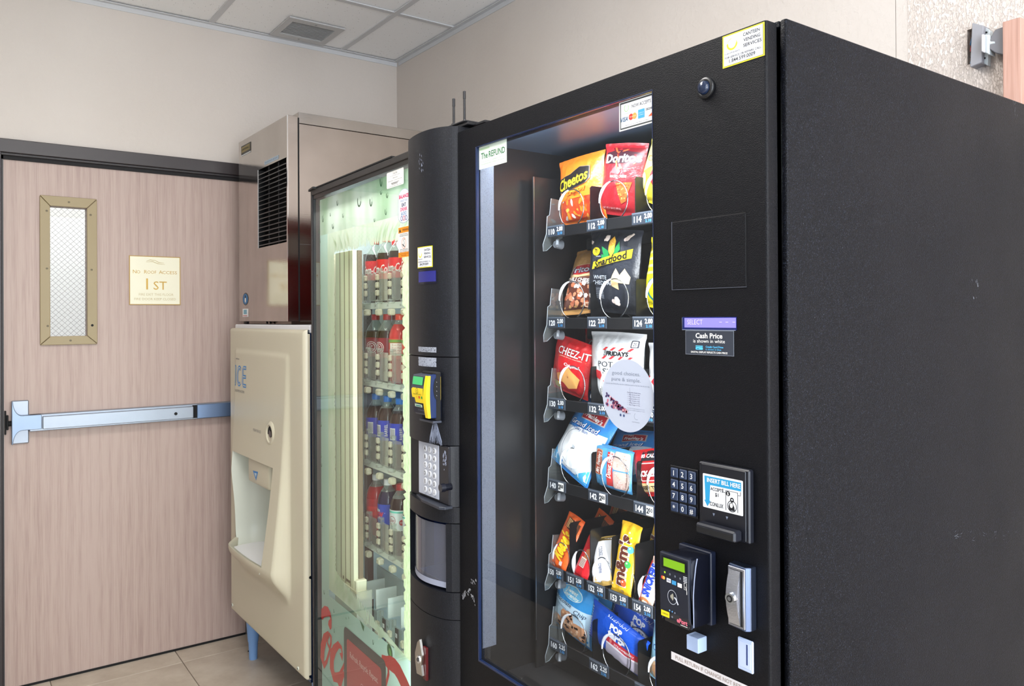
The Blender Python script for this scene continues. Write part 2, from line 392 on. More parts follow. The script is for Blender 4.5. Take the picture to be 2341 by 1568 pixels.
c = MB(); c.box(XL, XR, YD-.022, YD, ZC-.003, ZC, GRID); c.box(XL, XR, YD-.003, YD, ZC-.022, ZC, GRID); c.build('wall_angle', ceil)
c = MB(); c.box(XR-.022, XR, YB, YD-.022, ZC-.003, ZC, GRID); c.box(XR-.003, XR, YB, YD-.022, ZC-.022, ZC, GRID); c.build('wall_angle', ceil)
# troffers (out of the picture, they light it)
for j in (3, 7):
    y1, y0 = ye[j], ye[j+1]; t = empty('ceiling_light', Matrix.Translation((.333, (y0+y1)/2, ZC)), 'recessed fluorescent troffer in the tiled ceiling, ' + ('in front of the machines' if j == 3 else 'behind the camera'), 'ceiling light')
    c = MB(); c.box(-.31*2+.0, .62, -.30, .30, .02, .09, M('matte', 230, 230, 230)); c.build('housing', t)
    c = MB(); c.box(-.6, .6, -.285, .285, .004, .012, M('emit', 255, 246, 232, s=2.2)); c.build('diffuser', t)
# ceiling vent
v = empty('ceiling_vent', Matrix.Translation((1.32, 3.385, ZC)), 'white square louvred air vent set in the ceiling tile above the door', 'vent')
VM = M('plastic', 190, 190, 190); c = MB()
o_, i_ = (-.126, .128, -.126, .128), (-.098, .098, -.083, .083)
for q in (((o_[0], o_[2]), (o_[1], o_[2]), (i_[1], i_[2]), (i_[0], i_[2])), ((o_[1], o_[2]), (o_[1], o_[3]), (i_[1], i_[3]), (i_[1], i_[2])), ((o_[1], o_[3]), (o_[0], o_[3]), (i_[0], i_[3]), (i_[1], i_[3])), ((o_[0], o_[3]), (o_[0], o_[2]), (i_[0], i_[2]), (i_[0], i_[3]))):
    c.prism(q, -.006, .0, VM, 'z')
c.cyl((0, -.105, -.0085), (0, -.105, -.004), .004, .004, M('metal', 170, 170, 170), 10); c.cyl((0, .105, -.0085), (0, .105, -.004), .004, .004, M('metal', 170, 170, 170), 10)
c.build('frame', v)
c = MB(); c.box(-.105, .105, -.10, .10, .02, .026, M('matte', 95, 95, 95)); c.build('duct_backing', v)
for k in range(12):
    y = -.0765 + k*.0139; c = MB(); c.prism([(y-.0035, -.003), (y-.0022, -.004), (y+.006, .009), (y+.005, .0095)], -.098, .098, VM, 'x'); c.build('slat', v)

# ------------------------------------------------------------------ the fire door and its frame
DK = M('plastic', 50, 44, 46, rough=.42); DK2 = M('plastic', 40, 36, 38, rough=.5)
b = MB()
b.box(.118, JX1+.055, YD-.022, YD, 2.046, 2.098, DK, .002)
b.box(.16, JX1+.01, YD-.014, YD, 2.036, 2.0465, DK2, .002)
b.box(.16, JX1+.01, YD-.006, YD+.06, 2.022, 2.0365, M('matte', 26, 25, 27))
b.box(.118, JX0-.008, YD-.022, YD, 0, 2.046, DK, .002); b.box(JX0-.008, JX0-.001, YD-.006, YD+.06, 0, 2.036, DK2)
b.box(JX1+.003, JX1+.055, YD-.022, YD, 0, 2.046, DK, .002)
struct('door_frame', b)
door = empty('door_1', Matrix.Translation((JX0, YD+.002, 0))); door['kind'] = 'structure'
b = MB(); wx0, wx1, wz0, wz1 = .333-JX0, .461-JX0, 1.345, 1.856
dw = JX1-JX0
b.box(0, wx0, 0, .044, .008, 2.026, DOORW); b.box(wx1, dw, 0, .044, .008, 2.026, DOORW); b.box(wx0, wx1, 0, .044, .008, wz0, DOORW); b.box(wx0, wx1, 0, .044, wz1, 2.026, DOORW)
b.build('door_leaf', door)
b = MB(); b.box(0, dw, -.004, .03, 0.0005, .0085, BLK); b.build('bottom_gap', door)  # black strip painted as the dark gap under the door
OL = M('plastic', 150, 132, 92, rough=.4); OLD = M('plastic', 118, 103, 70)
b = MB(); ox0, ox1, oz0, oz1 = .2985-JX0, .497-JX0, 1.3115, 1.895; t = .012
cn = [(ox0, oz0), (ox1, oz0), (ox1, oz1), (ox0, oz1)]; ci = [(wx0, wz0), (wx1, wz0), (wx1, wz1), (wx0, wz1)]
for k in range(4):
    q = [cn[k], cn[(k+1) % 4], ci[(k+1) % 4], ci[k]]; mx_, mz_ = sum(p[0] for p in q)/4, sum(p[1] for p in q)/4
    q = [(p[0] + (mx_-p[0])*.006, p[1] + (mz_-p[1])*.006) for p in q]; b.prism(q, -t, -.0002, OL, 'y', .0012)
wf = b.build('window_frame', door)
for sx, sz in ((.398, 1.875), (.322, 1.835), (.474, 1.83), (.322, 1.61), (.477, 1.61), (.324, 1.386), (.402, 1.328)):
    c = MB(); c.cyl((sx-JX0, -t-.0012, sz), (sx-JX0, -t+.001, sz), .0042, .005, OLD, 12); c.box(sx-JX0-.003, sx-JX0+.003, -t-.0015, -t-.001, sz-.0006, sz+.0006, BLK); c.build('screw', wf)
c = MB(); c.cyl((.4785-JX0, -t-.0006, 1.387), (.4785-JX0, -t+.001, 1.387), .005, .005, BLK, 12); c.build('screw_hole', wf)
b = MB(); b.rect(wx0-.004, wx1+.004, wz0-.004, wz1+.004, M('pane', 235, 240, 240, ior=1.45), -.018); gl = b.build('window_pane', door)
b = MB(); WM = M('metal', 120, 120, 120); st = .021
for sgn in (1, -1):
    k = -40
    while k < 60:
        c0 = wz0 + k*st; pts = []
        xa, xb = wx0, wx1
        za, zb = (c0, c0 + sgn*(xb-xa)*1.0)
        # clip to the pane
        def clip(xa, za, xb, zb):
            t0_, t1_ = 0.0, 1.0; dz = zb-za
            for lo, hi in ((wz0, wz1),):
                if abs(dz) < 1e-9: return None
                ta, tb = (lo-za)/dz, (hi-za)/dz
                if ta > tb: ta, tb = tb, ta
                t0_, t1_ = max(t0_, ta), min(t1_, tb)
            if t1_ <= t0_: return None
            return (xa+(xb-xa)*t0_, za+dz*t0_, xa+(xb-xa)*t1_, za+dz*t1_)
        r = clip(xa, za, xb, zb)
        if r: b.tube([(r[0], .018, r[1]), (r[2], .018, r[3])], .0006, WM, 4)
        k += 1
b.build('wire_mesh', gl)
# what the pane looks on to: a bright pale stairwell wall
b = MB(); b.box(-.6, 1.9, YD+1.1, YD+1.15, 0, 2.8, M('matte', 226, 224, 220)); b.box(-.6, 1.9, YD+.13, YD+1.15, -.05, 0, M('matte', 190, 182, 172)); b.box(-.6, 1.9, YD+.13, YD+1.15, 2.75, 2.8, M('matte', 225, 225, 225))
b.box(-.65, -.6, YD+.13, YD+1.15, 0, 2.8, M('matte', 220, 218, 214)); b.box(1.9, 1.95, YD+.13, YD+1.15, 0, 2.8, M('matte', 220, 218, 214)); struct('wall_stairwell', b)
area('stairwell_light', (.5, YD+.55, 2.7), .8, .5, 20, (.95, .97, 1))
# sign on the door
x0, x1, z0, z1 = .6155-JX0, .8155-JX0, 1.4700, 1.6745; GD = M('metal', 176, 140, 62, rough=.45, metal=.6); FADE = M('print', 196, 180, 134)
s = MB(); s.box(x0, x1, -.004, -.0002, z0, z1, M('plastic', 176, 142, 70)); s.box(x0+.0035, x1-.0035, -.0046, -.0035, z0+.0035, z1-.0035, M('plastic', 236, 232, 208, rough=.45)); sg = s.build('door_sign', door)
s = MB(); c_ = .0049; xm = (x0+x1)/2
s.stroke([(xm-.035, z1-.022), (xm-.02, z1-.016), (xm, z1-.018), (xm+.012, z1-.025), (xm+.035, z1-.028)], [.001, .003, .002, .003, .001], FADE, c_)
s.stroke([(xm-.036, z1-.026), (xm-.01, z1-.023), (xm+.01, z1-.031), (xm+.038, z1-.034)], [.001, .003, .003, .001], FADE, c_)
s.text('N', xm-.086, z1-.0665, .0145, GD, al='l', c=c_); s.text('O', xm-.0715, z1-.0675, .0125, GD, al='l', c=c_)
s.text('R', xm-.043, z1-.0665, .0145, GD, al='l', c=c_); s.text('OOF', xm-.031, z1-.0675, .0125, GD, w=.035, al='l', c=c_)
s.text('A', xm+.014, z1-.0665, .0145, GD, al='l', c=c_); s.text('CCESS', xm+.0275, z1-.0675, .0125, GD, w=.058, al='l', c=c_)
s.text('1', xm-.032, z1-.117, .046, GD, al='c', c=c_); s.text('ST', xm+.019, z1-.123, .034, GD, w=.052, al='c', c=c_)
s.text('FIRE EXIT THIS FLOOR', xm+.004, z1-.161, .0095, FADE, w=.135, c=c_); s.text('FIRE DOOR KEEP CLOSED', xm, z1-.180, .0095, FADE, w=.162, c=c_)
s.build('lettering', sg)
# panic bar
AL = M('metal', 158, 166, 178, rough=.42, metal=.7); ALD = M('metal', 132, 148, 170, rough=.38, metal=.75)
pb = empty('panic_bar', Matrix.Translation((0, 0, 0))); pb.parent = door; pb.matrix_parent_inverse = Matrix()
def dx(x): return x - JX0
b = MB()
R_ = [(dx(.2035), .9365), (dx(.2595), .9365), (dx(.2620), .9365)]
hz0_, hz1_ = .9365, 1.1015
b.box(dx(.203), dx(.2605), -.012, -.0003, hz0_, hz1_, AL, .003)
def curve_side(z0, z1, up):
    pts = []
    for i in range(9):
        t = i/8; a = pi/2*t
        pts.append((dx(.203) + .030*(1-cos(a)), (z0 + (z1-z0)*sin(a))))
    return pts
lo = curve_side(hz0_, .986, True); hi = curve_side(hz1_, 1.046, False)
b.prism([(dx(.203), hz1_)] + hi + [(dx(.2605), 1.046), (dx(.2605), .986)] + lo[::-1] + [(dx(.203), hz0_)], -.034, -.012, ALD) if False else None
b.prism([(dx(.203), hz0_), (dx(.203), hz1_)] + [(dx(.203)+.004 + .030*(1-cos(pi/2*i/8)), hz1_-.002 - (hz1_-1.048)*sin(pi/2*i/8)) for i in range(9)] + [(dx(.30), 1.046), (dx(.30), .990)] + [(dx(.203)+.004 + .030*(1-cos(pi/2*i/8)), hz0_+.002 + (.988-hz0_)*sin(pi/2*i/8)) for i in range(8, -1, -1)], -.042, -.011, ALD, 'y', .0015)
b.build('end_housing', pb)
b = MB(); b.box(dx(.2605), dx(1.075), -.034, -.0003, .982, 1.046, AL, .002); b.build('rail', pb)
b = MB(); b.box(dx(.303), dx(.855), -.052, -.0345, .990, 1.0385, AL, .002); b.build('push_pad', pb)
b = MB(); b.box(dx(.855), dx(.872), -.036, -.034, .987, 1.042, BLK); b.build('pad_gap', pb)
b = MB(); b.box(dx(.872), dx(1.075), -.046, -.0345, .985, 1.044, M('metal', 132, 156, 192, rough=.34, metal=.7), .002); b.build('rear_cover', pb)
b = MB(); b.cyl((dx(.784), -.0535, 1.013), (dx(.784), -.051, 1.013), .0065, .0065, BLK, 14); b.build('dogging_hole', pb)
b = MB(); b.box(dx(.1815), dx(.187), -.012, -.0003, .975, 1.065, BLK, .001); b.box(dx(.187), dx(.194), -.02, -.0003, .993, 1.048, BLK, .001); b.cyl((dx(.194), -.012, 1.016), (dx(.204), -.012, 1.016), .010, .010, BLK, 10); b.build('latch', pb)
# ------------------------------------------------------------------ bracket and board high on the right wall
GR = M('plastic', 150, 150, 156, rough=.55); GR2 = M('plastic', 196, 203, 205, rough=.45); GRD = M('plastic', 112, 112, 118, rough=.5)
br = empty('wall_bracket', Matrix.Translation((XR-.002, .80, 2.0)), 'grey articulated screen bracket on the stuccoed wall over the wire hole', 'bracket')
def bw(y, x): return (x - (XR-.002), y - .80)
b = MB()
def loc(px, py, x): p = at(px, py, 0, x); return (x-(XR-.002), p.y-.80, p.z-2.0)
def slab(b, pts, xf, xb, m):     # outline given in the picture at depth xf, drawn back to xb
    A = [loc(px, py, xf) for px, py in pts]; b.prism([(a[1], a[2]) for a in A], xf-(XR-.002), xb-(XR-.002), m, 'x', .0015)
slab(b, [(2222, 52), (2248, 58), (2244, 143), (2217, 154)], 1.822, 1.851, GR); b.build('base_cover', br)
b = MB(); slab(b, [(2248, 60), (2263, 69), (2257, 150), (2244, 143)], 1.835, 1.851, GR2)
for q in ((2255, 74), (2251, 133)): a = loc(*q, 1.834); b.cyl((a[0]-.001, a[1], a[2]), (a[0]+.002, a[1], a[2]), .002, .002, BLK, 8)
b.build('base_plate', br)
b = MB(); slab(b, [(2246, 79), (2263, 79), (2264, 94), (2275, 94), (2275, 100), (2262, 102), (2262, 125), (2246, 119)], 1.805, 1.834, GR2); b.build('knuckle', br)
b = MB(); slab(b, [(2243, 78), (2250, 78), (2250, 120), (2243, 118)], 1.798, 1.806, M('plastic', 205, 205, 210)); b.build('clamp_plate', br)
b = MB(); slab(b, [(2262, 90), (2274, 68), (2296, 60), (2296, 126), (2275, 121), (2262, 112)], 1.806, 1.835, GRD); b.build('swivel_arm', br)
b = MB(); 
for k, cc in enumerate(((30, 90, 130), (150, 40, 50), (25, 25, 28), (30, 110, 160))):
    z0_ = .03 - k*.014; b.tube([(.045, .004, z0_), (.02, .008+.003*k, z0_+.006), (.006, .014, z0_-.004), (-.006, .012, z0_-.02), (.006, .006, z0_-.03)], .0017, M('plastic', *cc), 6)
b.build('wires', br)
b = MB(); b.box(1.79, 1.845, .690, .7245, 1.8315, 2.0205, PANELW, .001); bd = b.build('wooden_board'); tag(bd, 'narrow upright pink-brown laminate board beside the grey wall bracket', 'board')
# ================================================================== ICE MACHINE
def sm(t): t = max(0.0, min(1.0, t)); return t*t*(3-2*t)
CREAM = M('plastic', 202, 196, 174, rough=.34); CREAMIN = M('plastic', 208, 212, 200, rough=.3)
ice = empty('ice_dispenser', IC.M, 'cream fronted ice dispenser on light blue legs beside the fire door', 'ice dispenser')
AX0, AX1, AZ0, AZ1 = .115, .575, .535, .880
PW = .806
def ih(x, z):
    e = sm((x-.07)/(.035 + .12*sm((.9-z)/.4))) * sm((.685-x)/.035)
    top = sm((1.292-z)/.022)
    if z > .53: g = .006 + .050*max(0, (1.28-z)/.75)**1.7
    else: g = (.006+.050) * (cos(min(1, (.53-z)/.125)*pi)*.5+.5) if z > .405 else 0
    bow = 1 + .40*max(0, 1-((x-.36)/.31)**2) * sm((1.0-z)/.45)
    return g*e*top*bow
def iy(x, z):
    r = .014; d = min(x, PW-x, z-.205, 1.372-z); y = -ih(x, z)
    if d < r: y += r - math.sqrt(max(0, r*r-(r-d)**2))
    return y
def dense(a, b, n): return [a + (b-a)*i/n for i in range(n+1)]
gx_ = sorted(set([round(q, 5) for q in [0, .002, .005, .009, .014] + dense(.014, .06, 3) + dense(.06, AX0, 10) + dense(AX0, AX1, 22) + dense(AX1, .70, 18) + dense(.70, PW-.014, 5) + [PW-.009, PW-.005, PW-.002, PW]]))
gz_ = sorted(set([round(q, 5) for q in [.205, .207, .210, .214, .219] + dense(.219, .40, 6) + dense(.40, AZ0, 24) + dense(AZ0, AZ1, 16) + dense(AZ1, 1.24, 14) + dense(1.24, 1.30, 12) + dense(1.30, 1.358, 4) + [1.363, 1.367, 1.370, 1.372]]))
b = MB(); vs = [(x, iy(x, z), z) for z in gz_ for x in gx_]; nx = len(gx_)
hole = lambda x, z: AX0-1e-6 < x < AX1-1e-6 and AZ0-1e-6 < z < AZ1-1e-6
fs = [(j*nx+i, j*nx+i+1, (j+1)*nx+i+1, (j+1)*nx+i) for j in range(len(gz_)-1) for i in range(nx-1) if not hole(gx_[i], gz_[j])]
b.add(vs, fs, CREAM, True)
for x in (0, PW): b.add([(x, .014, .219), (x, .022, .219), (x, .022, 1.358), (x, .014, 1.358)], [(0, 1, 2, 3)], CREAM)
b.add([(0, .014, .205), (PW, .014, .205), (PW, .022, .205), (0, .022, .205)], [(0, 1, 2, 3)], CREAM); b.add([(0, .014, 1.372), (PW, .014, 1.372), (PW, .022, 1.372), (0, .022, 1.372)], [(0, 1, 2, 3)], CREAM)
for q in ((.028, .232), (PW-.06, .226)): b.cyl((q[0], -.003, q[1]), (q[0], .004, q[1]), .006, .007, CREAMIN, 12); b.cyl((q[0]+.001, -.0036, q[1]), (q[0]+.001, -.003, q[1]), .003, .003, M('metal', 90, 95, 90), 10)
b.cyl((PW-.008, .02, .545), (PW+.001, .02, .545), .005, .005, M('metal', 90, 100, 110), 10)
b.build('front_panel', ice)
# alcove
b = MB(); xc, rx, dp = (AX0+AX1)/2, (AX1-AX0)/2, .17; nn = 24
ell_ = [(xc - rx*cos(pi*i/nn), dp*sin(pi*i/nn)**.75) for i in range(nn+1)]
zz = dense(AZ0-.03, AZ1, 10); vs = []
for z in zz:
    for i, (x, y) in enumerate(ell_):
        yy = y if 0 < i < nn else -ih(x, max(z, AZ0)) + .0
        k = sm((z-(AZ0-.03))/.05); vs.append((xc + (x-xc)*(.90+.10*k), yy*(.86+.14*k) if 0 < i < nn else yy, z))
b.add(vs, [(j*(nn+1)+i, (j+1)*(nn+1)+i, (j+1)*(nn+1)+i+1, j*(nn+1)+i+1) for j in range(10) for i in range(nn)], CREAMIN, True)
for z in (AZ1,):
    mo = [(x, -ih(x, z), z) for x in [a for a in gx_ if AX0-1e-6 <= a <= AX1+1e-6]]; bk = [(x, y, z) for x, y in ell_][::-1][1:-1]
    b.add(mo + bk, [tuple(range(len(mo)+len(bk)))], CREAM)
z = AZ0-.03; mo = [(x, -ih(x, AZ0)+.012, z) for x in dense(AX0+.01, AX1-.01, 20)]; bk = [(x, y, z) for x, y in ell_][::-1][1:-1]
b.add(mo + bk, [tuple(range(len(mo)+len(bk)))[::-1]], CREAMIN)
lip = [a for a in gx_ if AX0-1e-6 <= a <= AX1+1e-6]
b.add([(x, -ih(x, AZ0), AZ0) for x in lip] + [(x, -ih(x, AZ0)+.014, AZ0-.004) for x in lip] + [(x, -ih(x, AZ0)+.016, AZ0-.03) for x in lip], [(r*len(lip)+i, r*len(lip)+i+1, (r+1)*len(lip)+i+1, (r+1)*len(lip)+i) for r in (0, 1) for i in range(len(lip)-1)], CREAM, True)
b.build('alcove', ice)
b = MB(); z = AZ0-.022; sc = [(xc + (x-xc)*.80, .012 + y*.72) for x, y in ell_]; fr = [(x, -ih(x, AZ0)*.72) for x in dense(AX0+.06, AX1-.06, 12)]
b.prism(fr + [q for q in sc[::-1][1:-1]], z-.004, z, M('plastic', 232, 232, 234, rough=.25), 'z'); tr = b.build('drip_tray', ice)
b = MB(); b.box(xc-.10, xc+.02, .075, .092, z+.0003, z+.0015, BLK); b.build('drain_slot', tr)
b = MB(); b.box(.265, .50, -.012, .10, .782, .879, CREAM, .012, 3); nz = b.build('ice_chute', ice)
b = MB(); b.poly([(.325, .832), (.385, .836), (.362, .80)], M('print', 50, 130, 200), .0125); b.poly([(.343, .826), (.371, .828), (.360, .812)], M('print', 200, 215, 220), .0128); b.build('down_arrow', nz)
# print on the panel
b = MB(); b.map = lambda a, bb, c: Vector((a, -ih(a, bb) - c, bb)); BL = M('print', 70, 140, 205); GY = M('print', 120, 118, 120)
b.text('IMPERIAL', .128, 1.249, .006, GY, w=.045)
b.rrect(.092, .112, 1.140, 1.224, .008, BL, .0006); b.rrect(.0975, .1065, 1.147, 1.217, .004, M('print', 150, 190, 215), .0009)
for rr_, ww_, mm_ in ((0, .016, BL), (0, .0045, M('print', 205, 200, 175))): b.arc(.153, 1.182, .023, .034, 50, 310, ww_, mm_, .0006 if ww_ > .01 else .0010, 20)
b.stroke([(.236, 1.217), (.205, 1.217), (.196, 1.209), (.196, 1.155), (.205, 1.147), (.238, 1.147)], .015, BL, .0006); b.stroke([(.198, 1.182), (.235, 1.182)], .015, BL, .0007)
b.stroke([(.234, 1.217), (.205, 1.217), (.198, 1.209), (.198, 1.155), (.205, 1.147), (.236, 1.147)], .004, M('print', 205, 200, 175), .001); b.stroke([(.200, 1.182), (.232, 1.182)], .004, M('print', 205, 200, 175), .0011)
b.text('DISPENSER', .160, 1.122, .0095, GY, w=.125); b.text('PUSH FOR ICE', .385, .990, .010, GY, w=.085)
b.build('lettering', ice)
b = MB(); p = IC.P(619, 991, -.014); x, z = p.x, p.z; yb = -ih(x, z)
b.lathe([(.045, .002), (.036, -.006), (.030, -.005), (.027, .003), (.026, .02)], (x, yb, z), CREAM, 24, 'y'); bt = b.build('push_bezel', ice)
b = MB(); b.cyl((x, yb-.0003, z), (x, yb+.02, z), .0272, .0272, BLK, 24); b.cyl((x+.006, yb-.004, z), (x+.006, yb+.01, z), .013, .014, M('chrome', 90, 92, 98), 20); b.build('push_button', bt)
# steel body, cover, legs
STB = M('metal', 34, 62, 108, rough=.30, metal=.7)
b = MB(); b.box(.006, PW-.006, .22, .70, .19, 1.36, STB); b.box(PW-.016, PW-.006, .0225, .22, .19, 1.36, STB); b.box(.006, .016, .0225, .22, .19, 1.36, STB); b.box(.016, PW-.016, .0225, .22, .19, .20, STB); b.build('body', ice)
b = MB(); b.box(.004, PW-.004, .0225, .70, 1.3605, 1.387, M('plastic', 222, 222, 226), .003); b.build('top_cover', ice)
for x in (.055, PW-.055):
    for y in (.075, .64):
        b = MB(); LB = M('plastic', 122, 162, 214, rough=.35); b.cyl((x, y, .075), (x, y, .19), .0215, .030, LB, 20); b.cyl((x, y, .0), (x, y, .075), .0165, .0195, LB, 20); b.cyl((x-.003, y-.0175, .035), (x-.003, y-.0205, .035), .0028, .0028, BLK, 8); b.build('leg', ice)
# ------------------------------------------------------------------ the machine head standing on the dispenser
STEEL = M('steel', 190, 184, 178, r0=.03, r1=.12); STEEL2 = M('steel', 186, 176, 168, r0=.10, r1=.26)
head = empty('ice_machine', IC.M @ Matrix.Translation((0, 0, 1.3875)), 'stainless steel ice machine with a black louvred grille, on top of the dispenser', 'ice machine')
z0 = 1.3875
b = MB(); b.box(.02, .50, .075, .70, 0, .012, M('steel', 120, 106, 96), .001)
for q in ((.262, .058), (.30, .056)): b.cyl((q[0], .068, .006), (q[0]+.012, .062, .010), .004, .003, M('chrome', 150, 150, 150), 8); b.cyl((q[0]+.006, .066, .002), (q[0]+.006, .066, .014), .003, .003, BLK, 8)
b.build('base_rail', head)
g0, g1, h0, h1 = .216, .523, 1.690-z0, 2.000-z0
b = MB(); X0, X1, Z1 = -.027, .536, 2.153-z0
for q in ((X0, g0, .012, Z1), (g1, X1, .012, Z1), (g0, g1, .012, h0), (g0, g1, h1, Z1)): b.box(q[0], q[1], .050, .0515, q[2], q[3], STEEL)
b.box(X1-.001, X1, .0515, .088, .012, Z1, STEEL2); b.box(X0, X0+.001, .0515, .088, .012, Z1, STEEL2); b.box(X0, X1, .0515, .088, Z1-.001, Z1, STEEL2)
b.box(X1-.004, X1+.0006, .0485, .0512, .012, Z1, M('chrome', 225, 225, 225)); fp = b.build('front_panel', head)
b = MB(); b.box(X0+.002, X1-.002, .089, .095, .012, Z1-.004, BLK); b.build('seam', head)
b = MB(); b.box(.0, .5215, .0955, .80, .012, 2.131-z0, STEEL2, .001); b.box(.5212, .5222, .0955, .099, .012, 2.131-z0, M('chrome', 230, 232, 235)); b.box(.522, .5232, .0955, .80, 1.683-z0, 1.6855-z0, M('chrome', 210, 212, 216)); b.build('body', head)
b = MB(); b.box(-.006, .5265, .0945, .806, 2.1312-z0, 2.1715-z0, STEEL, .001); b.build('lid', head)
b = MB(); b.box(g0-.001, g1+.001, .078, .082, h0, h1, BLK); b.box(g0-.002, g0, .0485, .0515, h0, h1, M('plastic', 190, 190, 190)); b.box(g0-.001, g0, .0515, .08, h0, h1, BLK); b.box(g1, g1+.001, .0505, .08, h0, h1, BLK); b.build('grille_backing', head)
for k in range(17):
    z = h0 + .008 + k*(h1-h0-.012)/17; b = MB(); b.prism([(.0505, z-.0012), (.0515, z+.003), (.076, z+.013), (.076, z+.010)], g0+.001, g1-.001, M('plastic', 40, 40, 42, rough=.35), 'x'); b.build('louvre', head)
for x in (g0+.10, g0+.205): b = MB(); b.box(x, x+.003, .056, .06, h0, h1, M('plastic', 30, 30, 32)); b.build('louvre_rib', head)
def flat_on(fr_y): return lambda a, bb, c: Vector((a, fr_y - c, bb))
b = MB(); b.map = flat_on(.050); b.rect(.008, .130, 2.094-z0, 2.130-z0, M('plastic', 34, 32, 30), .001); b.rect(.013, .120, 2.101-z0, 2.125-z0, M('metal', 150, 138, 95, rough=.5), .0014); b.rect(.010, .128, 2.088-z0, 2.093-z0, M('print', 200, 205, 210), .001); b.text('IMPERIAL', .066, 2.113-z0, .008, M('print', 60, 52, 34), w=.085, c=.0018); b.build('nameplate', head)
b = MB(); b.map = flat_on(.050); b.rect(.290, .445, 2.008-z0, 2.022-z0, M('print', 170, 188, 204), .0006); b.text('DO NOT BLOCK AIR FLOW', .368, 2.015-z0, .006, M('print', 90, 100, 120), w=.135, c=.001); b.build('airflow_label', head)
p = IC.P(561.5, 683.5, .05); x, z = p.x, p.z-z0
b = MB(); b.map = flat_on(.050); b.ell(x, z, .037, .026, M('metal', 90, 84, 78), .0005, 28); b.ell(x, z, .032, .022, M('print', 38, 110, 165), .0009, 28); b.ell(x, z-.002, .012, .014, M('print', 18, 34, 58), .0012); b.ell(x+.001, z-.004, .008, .0115, M('print', 235, 240, 240), .0015); b.ell(x, z+.010, .007, .006, M('print', 18, 34, 58), .0016); b.build('emblem', head)
p = IC.R((555, 706), (568, 724), .05)
b = MB(); b.map = flat_on(.050); b.rect(p[0], p[1], p[2]-z0, p[3]-z0, M('print', 232, 234, 236), .0005); b.rect(p[0]+.014, p[1]-.018, p[2]-z0+.011, p[3]-z0-.004, M('print', 120, 170, 190), .0008); b.rect(p[0]+.004, p[1]-.012, p[2]-z0+.003, p[2]-z0+.006, M('print', 190, 90, 80), .0008); b.build('small_sticker', head)
# ================================================================== DRINKS MACHINE (soft drinks, glass front)
FRAMEM = M('plastic', 44, 42, 42, rough=.42); RED = M('gloss', 128, 12, 18); LINER = M('plastic', 214, 228, 234, rough=.35)
dm = empty('drinks_machine', CO.M, 'black framed drinks vending machine with a green glass front and red sides', 'vending machine')
GX0, GX1, GZ0, GZ1 = .010, .728, .150, 1.799
b = MB(); x0, x1, y0, y1, z0, z1 = -.004, .944, .041, .80, .05, 1.826; t = .03
b.box(x0, x0+.008, y0, y1, z0, z1, RED); b.box(x1-.008, x1, y0, y1, z0, z1, RED); b.box(x0, x1, y1-.008, y1, z0, z1, RED); b.box(x0, x1, y0, y1, z1-.008, z1, M('plastic', 30, 30, 32)); b.box(x0, x1, y0, y1, z0, z0+.01, BLK)
b.box(x0-.0012, x0-.0002, y0+.11, y0+.24, 1.66, 1.75, M('print', 190, 190, 190))
b.build('cabinet', dm)
b = MB(); b.box(-.012, .62, .0, .05, 1.8305, 1.8345, BLK); b.prism([(-.022, -.002), (.05, -.012), (.05, .05), (-.01, .05)], 1.828, 1.834, M('plastic', 20, 24, 24), 'z'); b.build('top_hinge', dm)
# interior liner
b = MB(); X0, X1, Y1, Z0, Z1 = .012, .735, .62, .13, 1.80
b.box(X0-.005, X0, .042, Y1, Z0, Z1, LINER); b.box(X1, X1+.005, .042, Y1, Z0, Z1, LINER); b.box(X0, X1, Y1, Y1+.005, Z0, Z1, LINER); b.box(X0, X1, .042, Y1, Z1, Z1+.005, LINER); b.box(X0, X1, .042, Y1, Z0-.005, Z0, LINER); b.build('liner', dm)
# door frame
def ring(b, ox0, ox1, oz0, oz1, ix0, ix1, iz0, iz1, y0, y1, m, bev=.0):
    for q in ([(ox0, oz0), (ox1, oz0), (ix1, iz0), (ix0, iz0)], [(ox1, oz0), (ox1, oz1), (ix1, iz1), (ix1, iz0)], [(ox1, oz1), (ox0, oz1), (ix0, iz1), (ix1, iz1)], [(ox0, oz1), (ox0, oz0), (ix0, iz0), (ix0, iz1)]): b.prism(q, y0, y1, m, 'y', bev)
b = MB(); ring(b, -.005, .757, .10, 1.8295, .004, .733, .145, 1.812, .0, .041, FRAMEM, .0015); ring(b, .004, .733, .145, 1.812, GX0, GX1, GZ0, GZ1, .004, .030, M('plastic', 22, 21, 23, rough=.3)); b.build('door_frame', dm)
b = MB(); b.rect(GX0-.003, GX1+.003, GZ0-.003, GZ1+.003, M('pane', 238, 246, 242, ior=1.5, mul=1.1), -.0075); pane = b.build('glass_pane', dm)
# printed film behind the glass
def film(name, stops, scale, tr=.5, alpha=0.0):
    m, n, l, out = nt(name); v = coords(n, l, (1, 1, .35)); a = ns(n, l, v, scale, 2, .5); c = ramp(n, l, a, stops)
    d = n.new('ShaderNodeBsdfDiffuse'); tl = n.new('ShaderNodeBsdfTranslucent'); mx = n.new('ShaderNodeMixShader'); mx.inputs[0].default_value = tr
    l.new(c, d.inputs[0]); l.new(c, tl.inputs[0]); l.new(d.outputs[0], mx.inputs[1]); l.new(tl.outputs[0], mx.inputs[2]); last = mx.outputs[0]
    if alpha:
        t_ = n.new('ShaderNodeBsdfTransparent'); m2 = n.new('ShaderNodeMixShader'); m2.inputs[0].default_value = alpha; l.new(last, m2.inputs[1]); l.new(t_.outputs[0], m2.inputs[2]); last = m2.outputs[0]
    l.new(last, out.inputs[0]); return m
GREENF = film('green_film', [(.34, rgb(166, 190, 160)), (.46, rgb(206, 218, 202)), (.60, rgb(234, 240, 234))], 7)
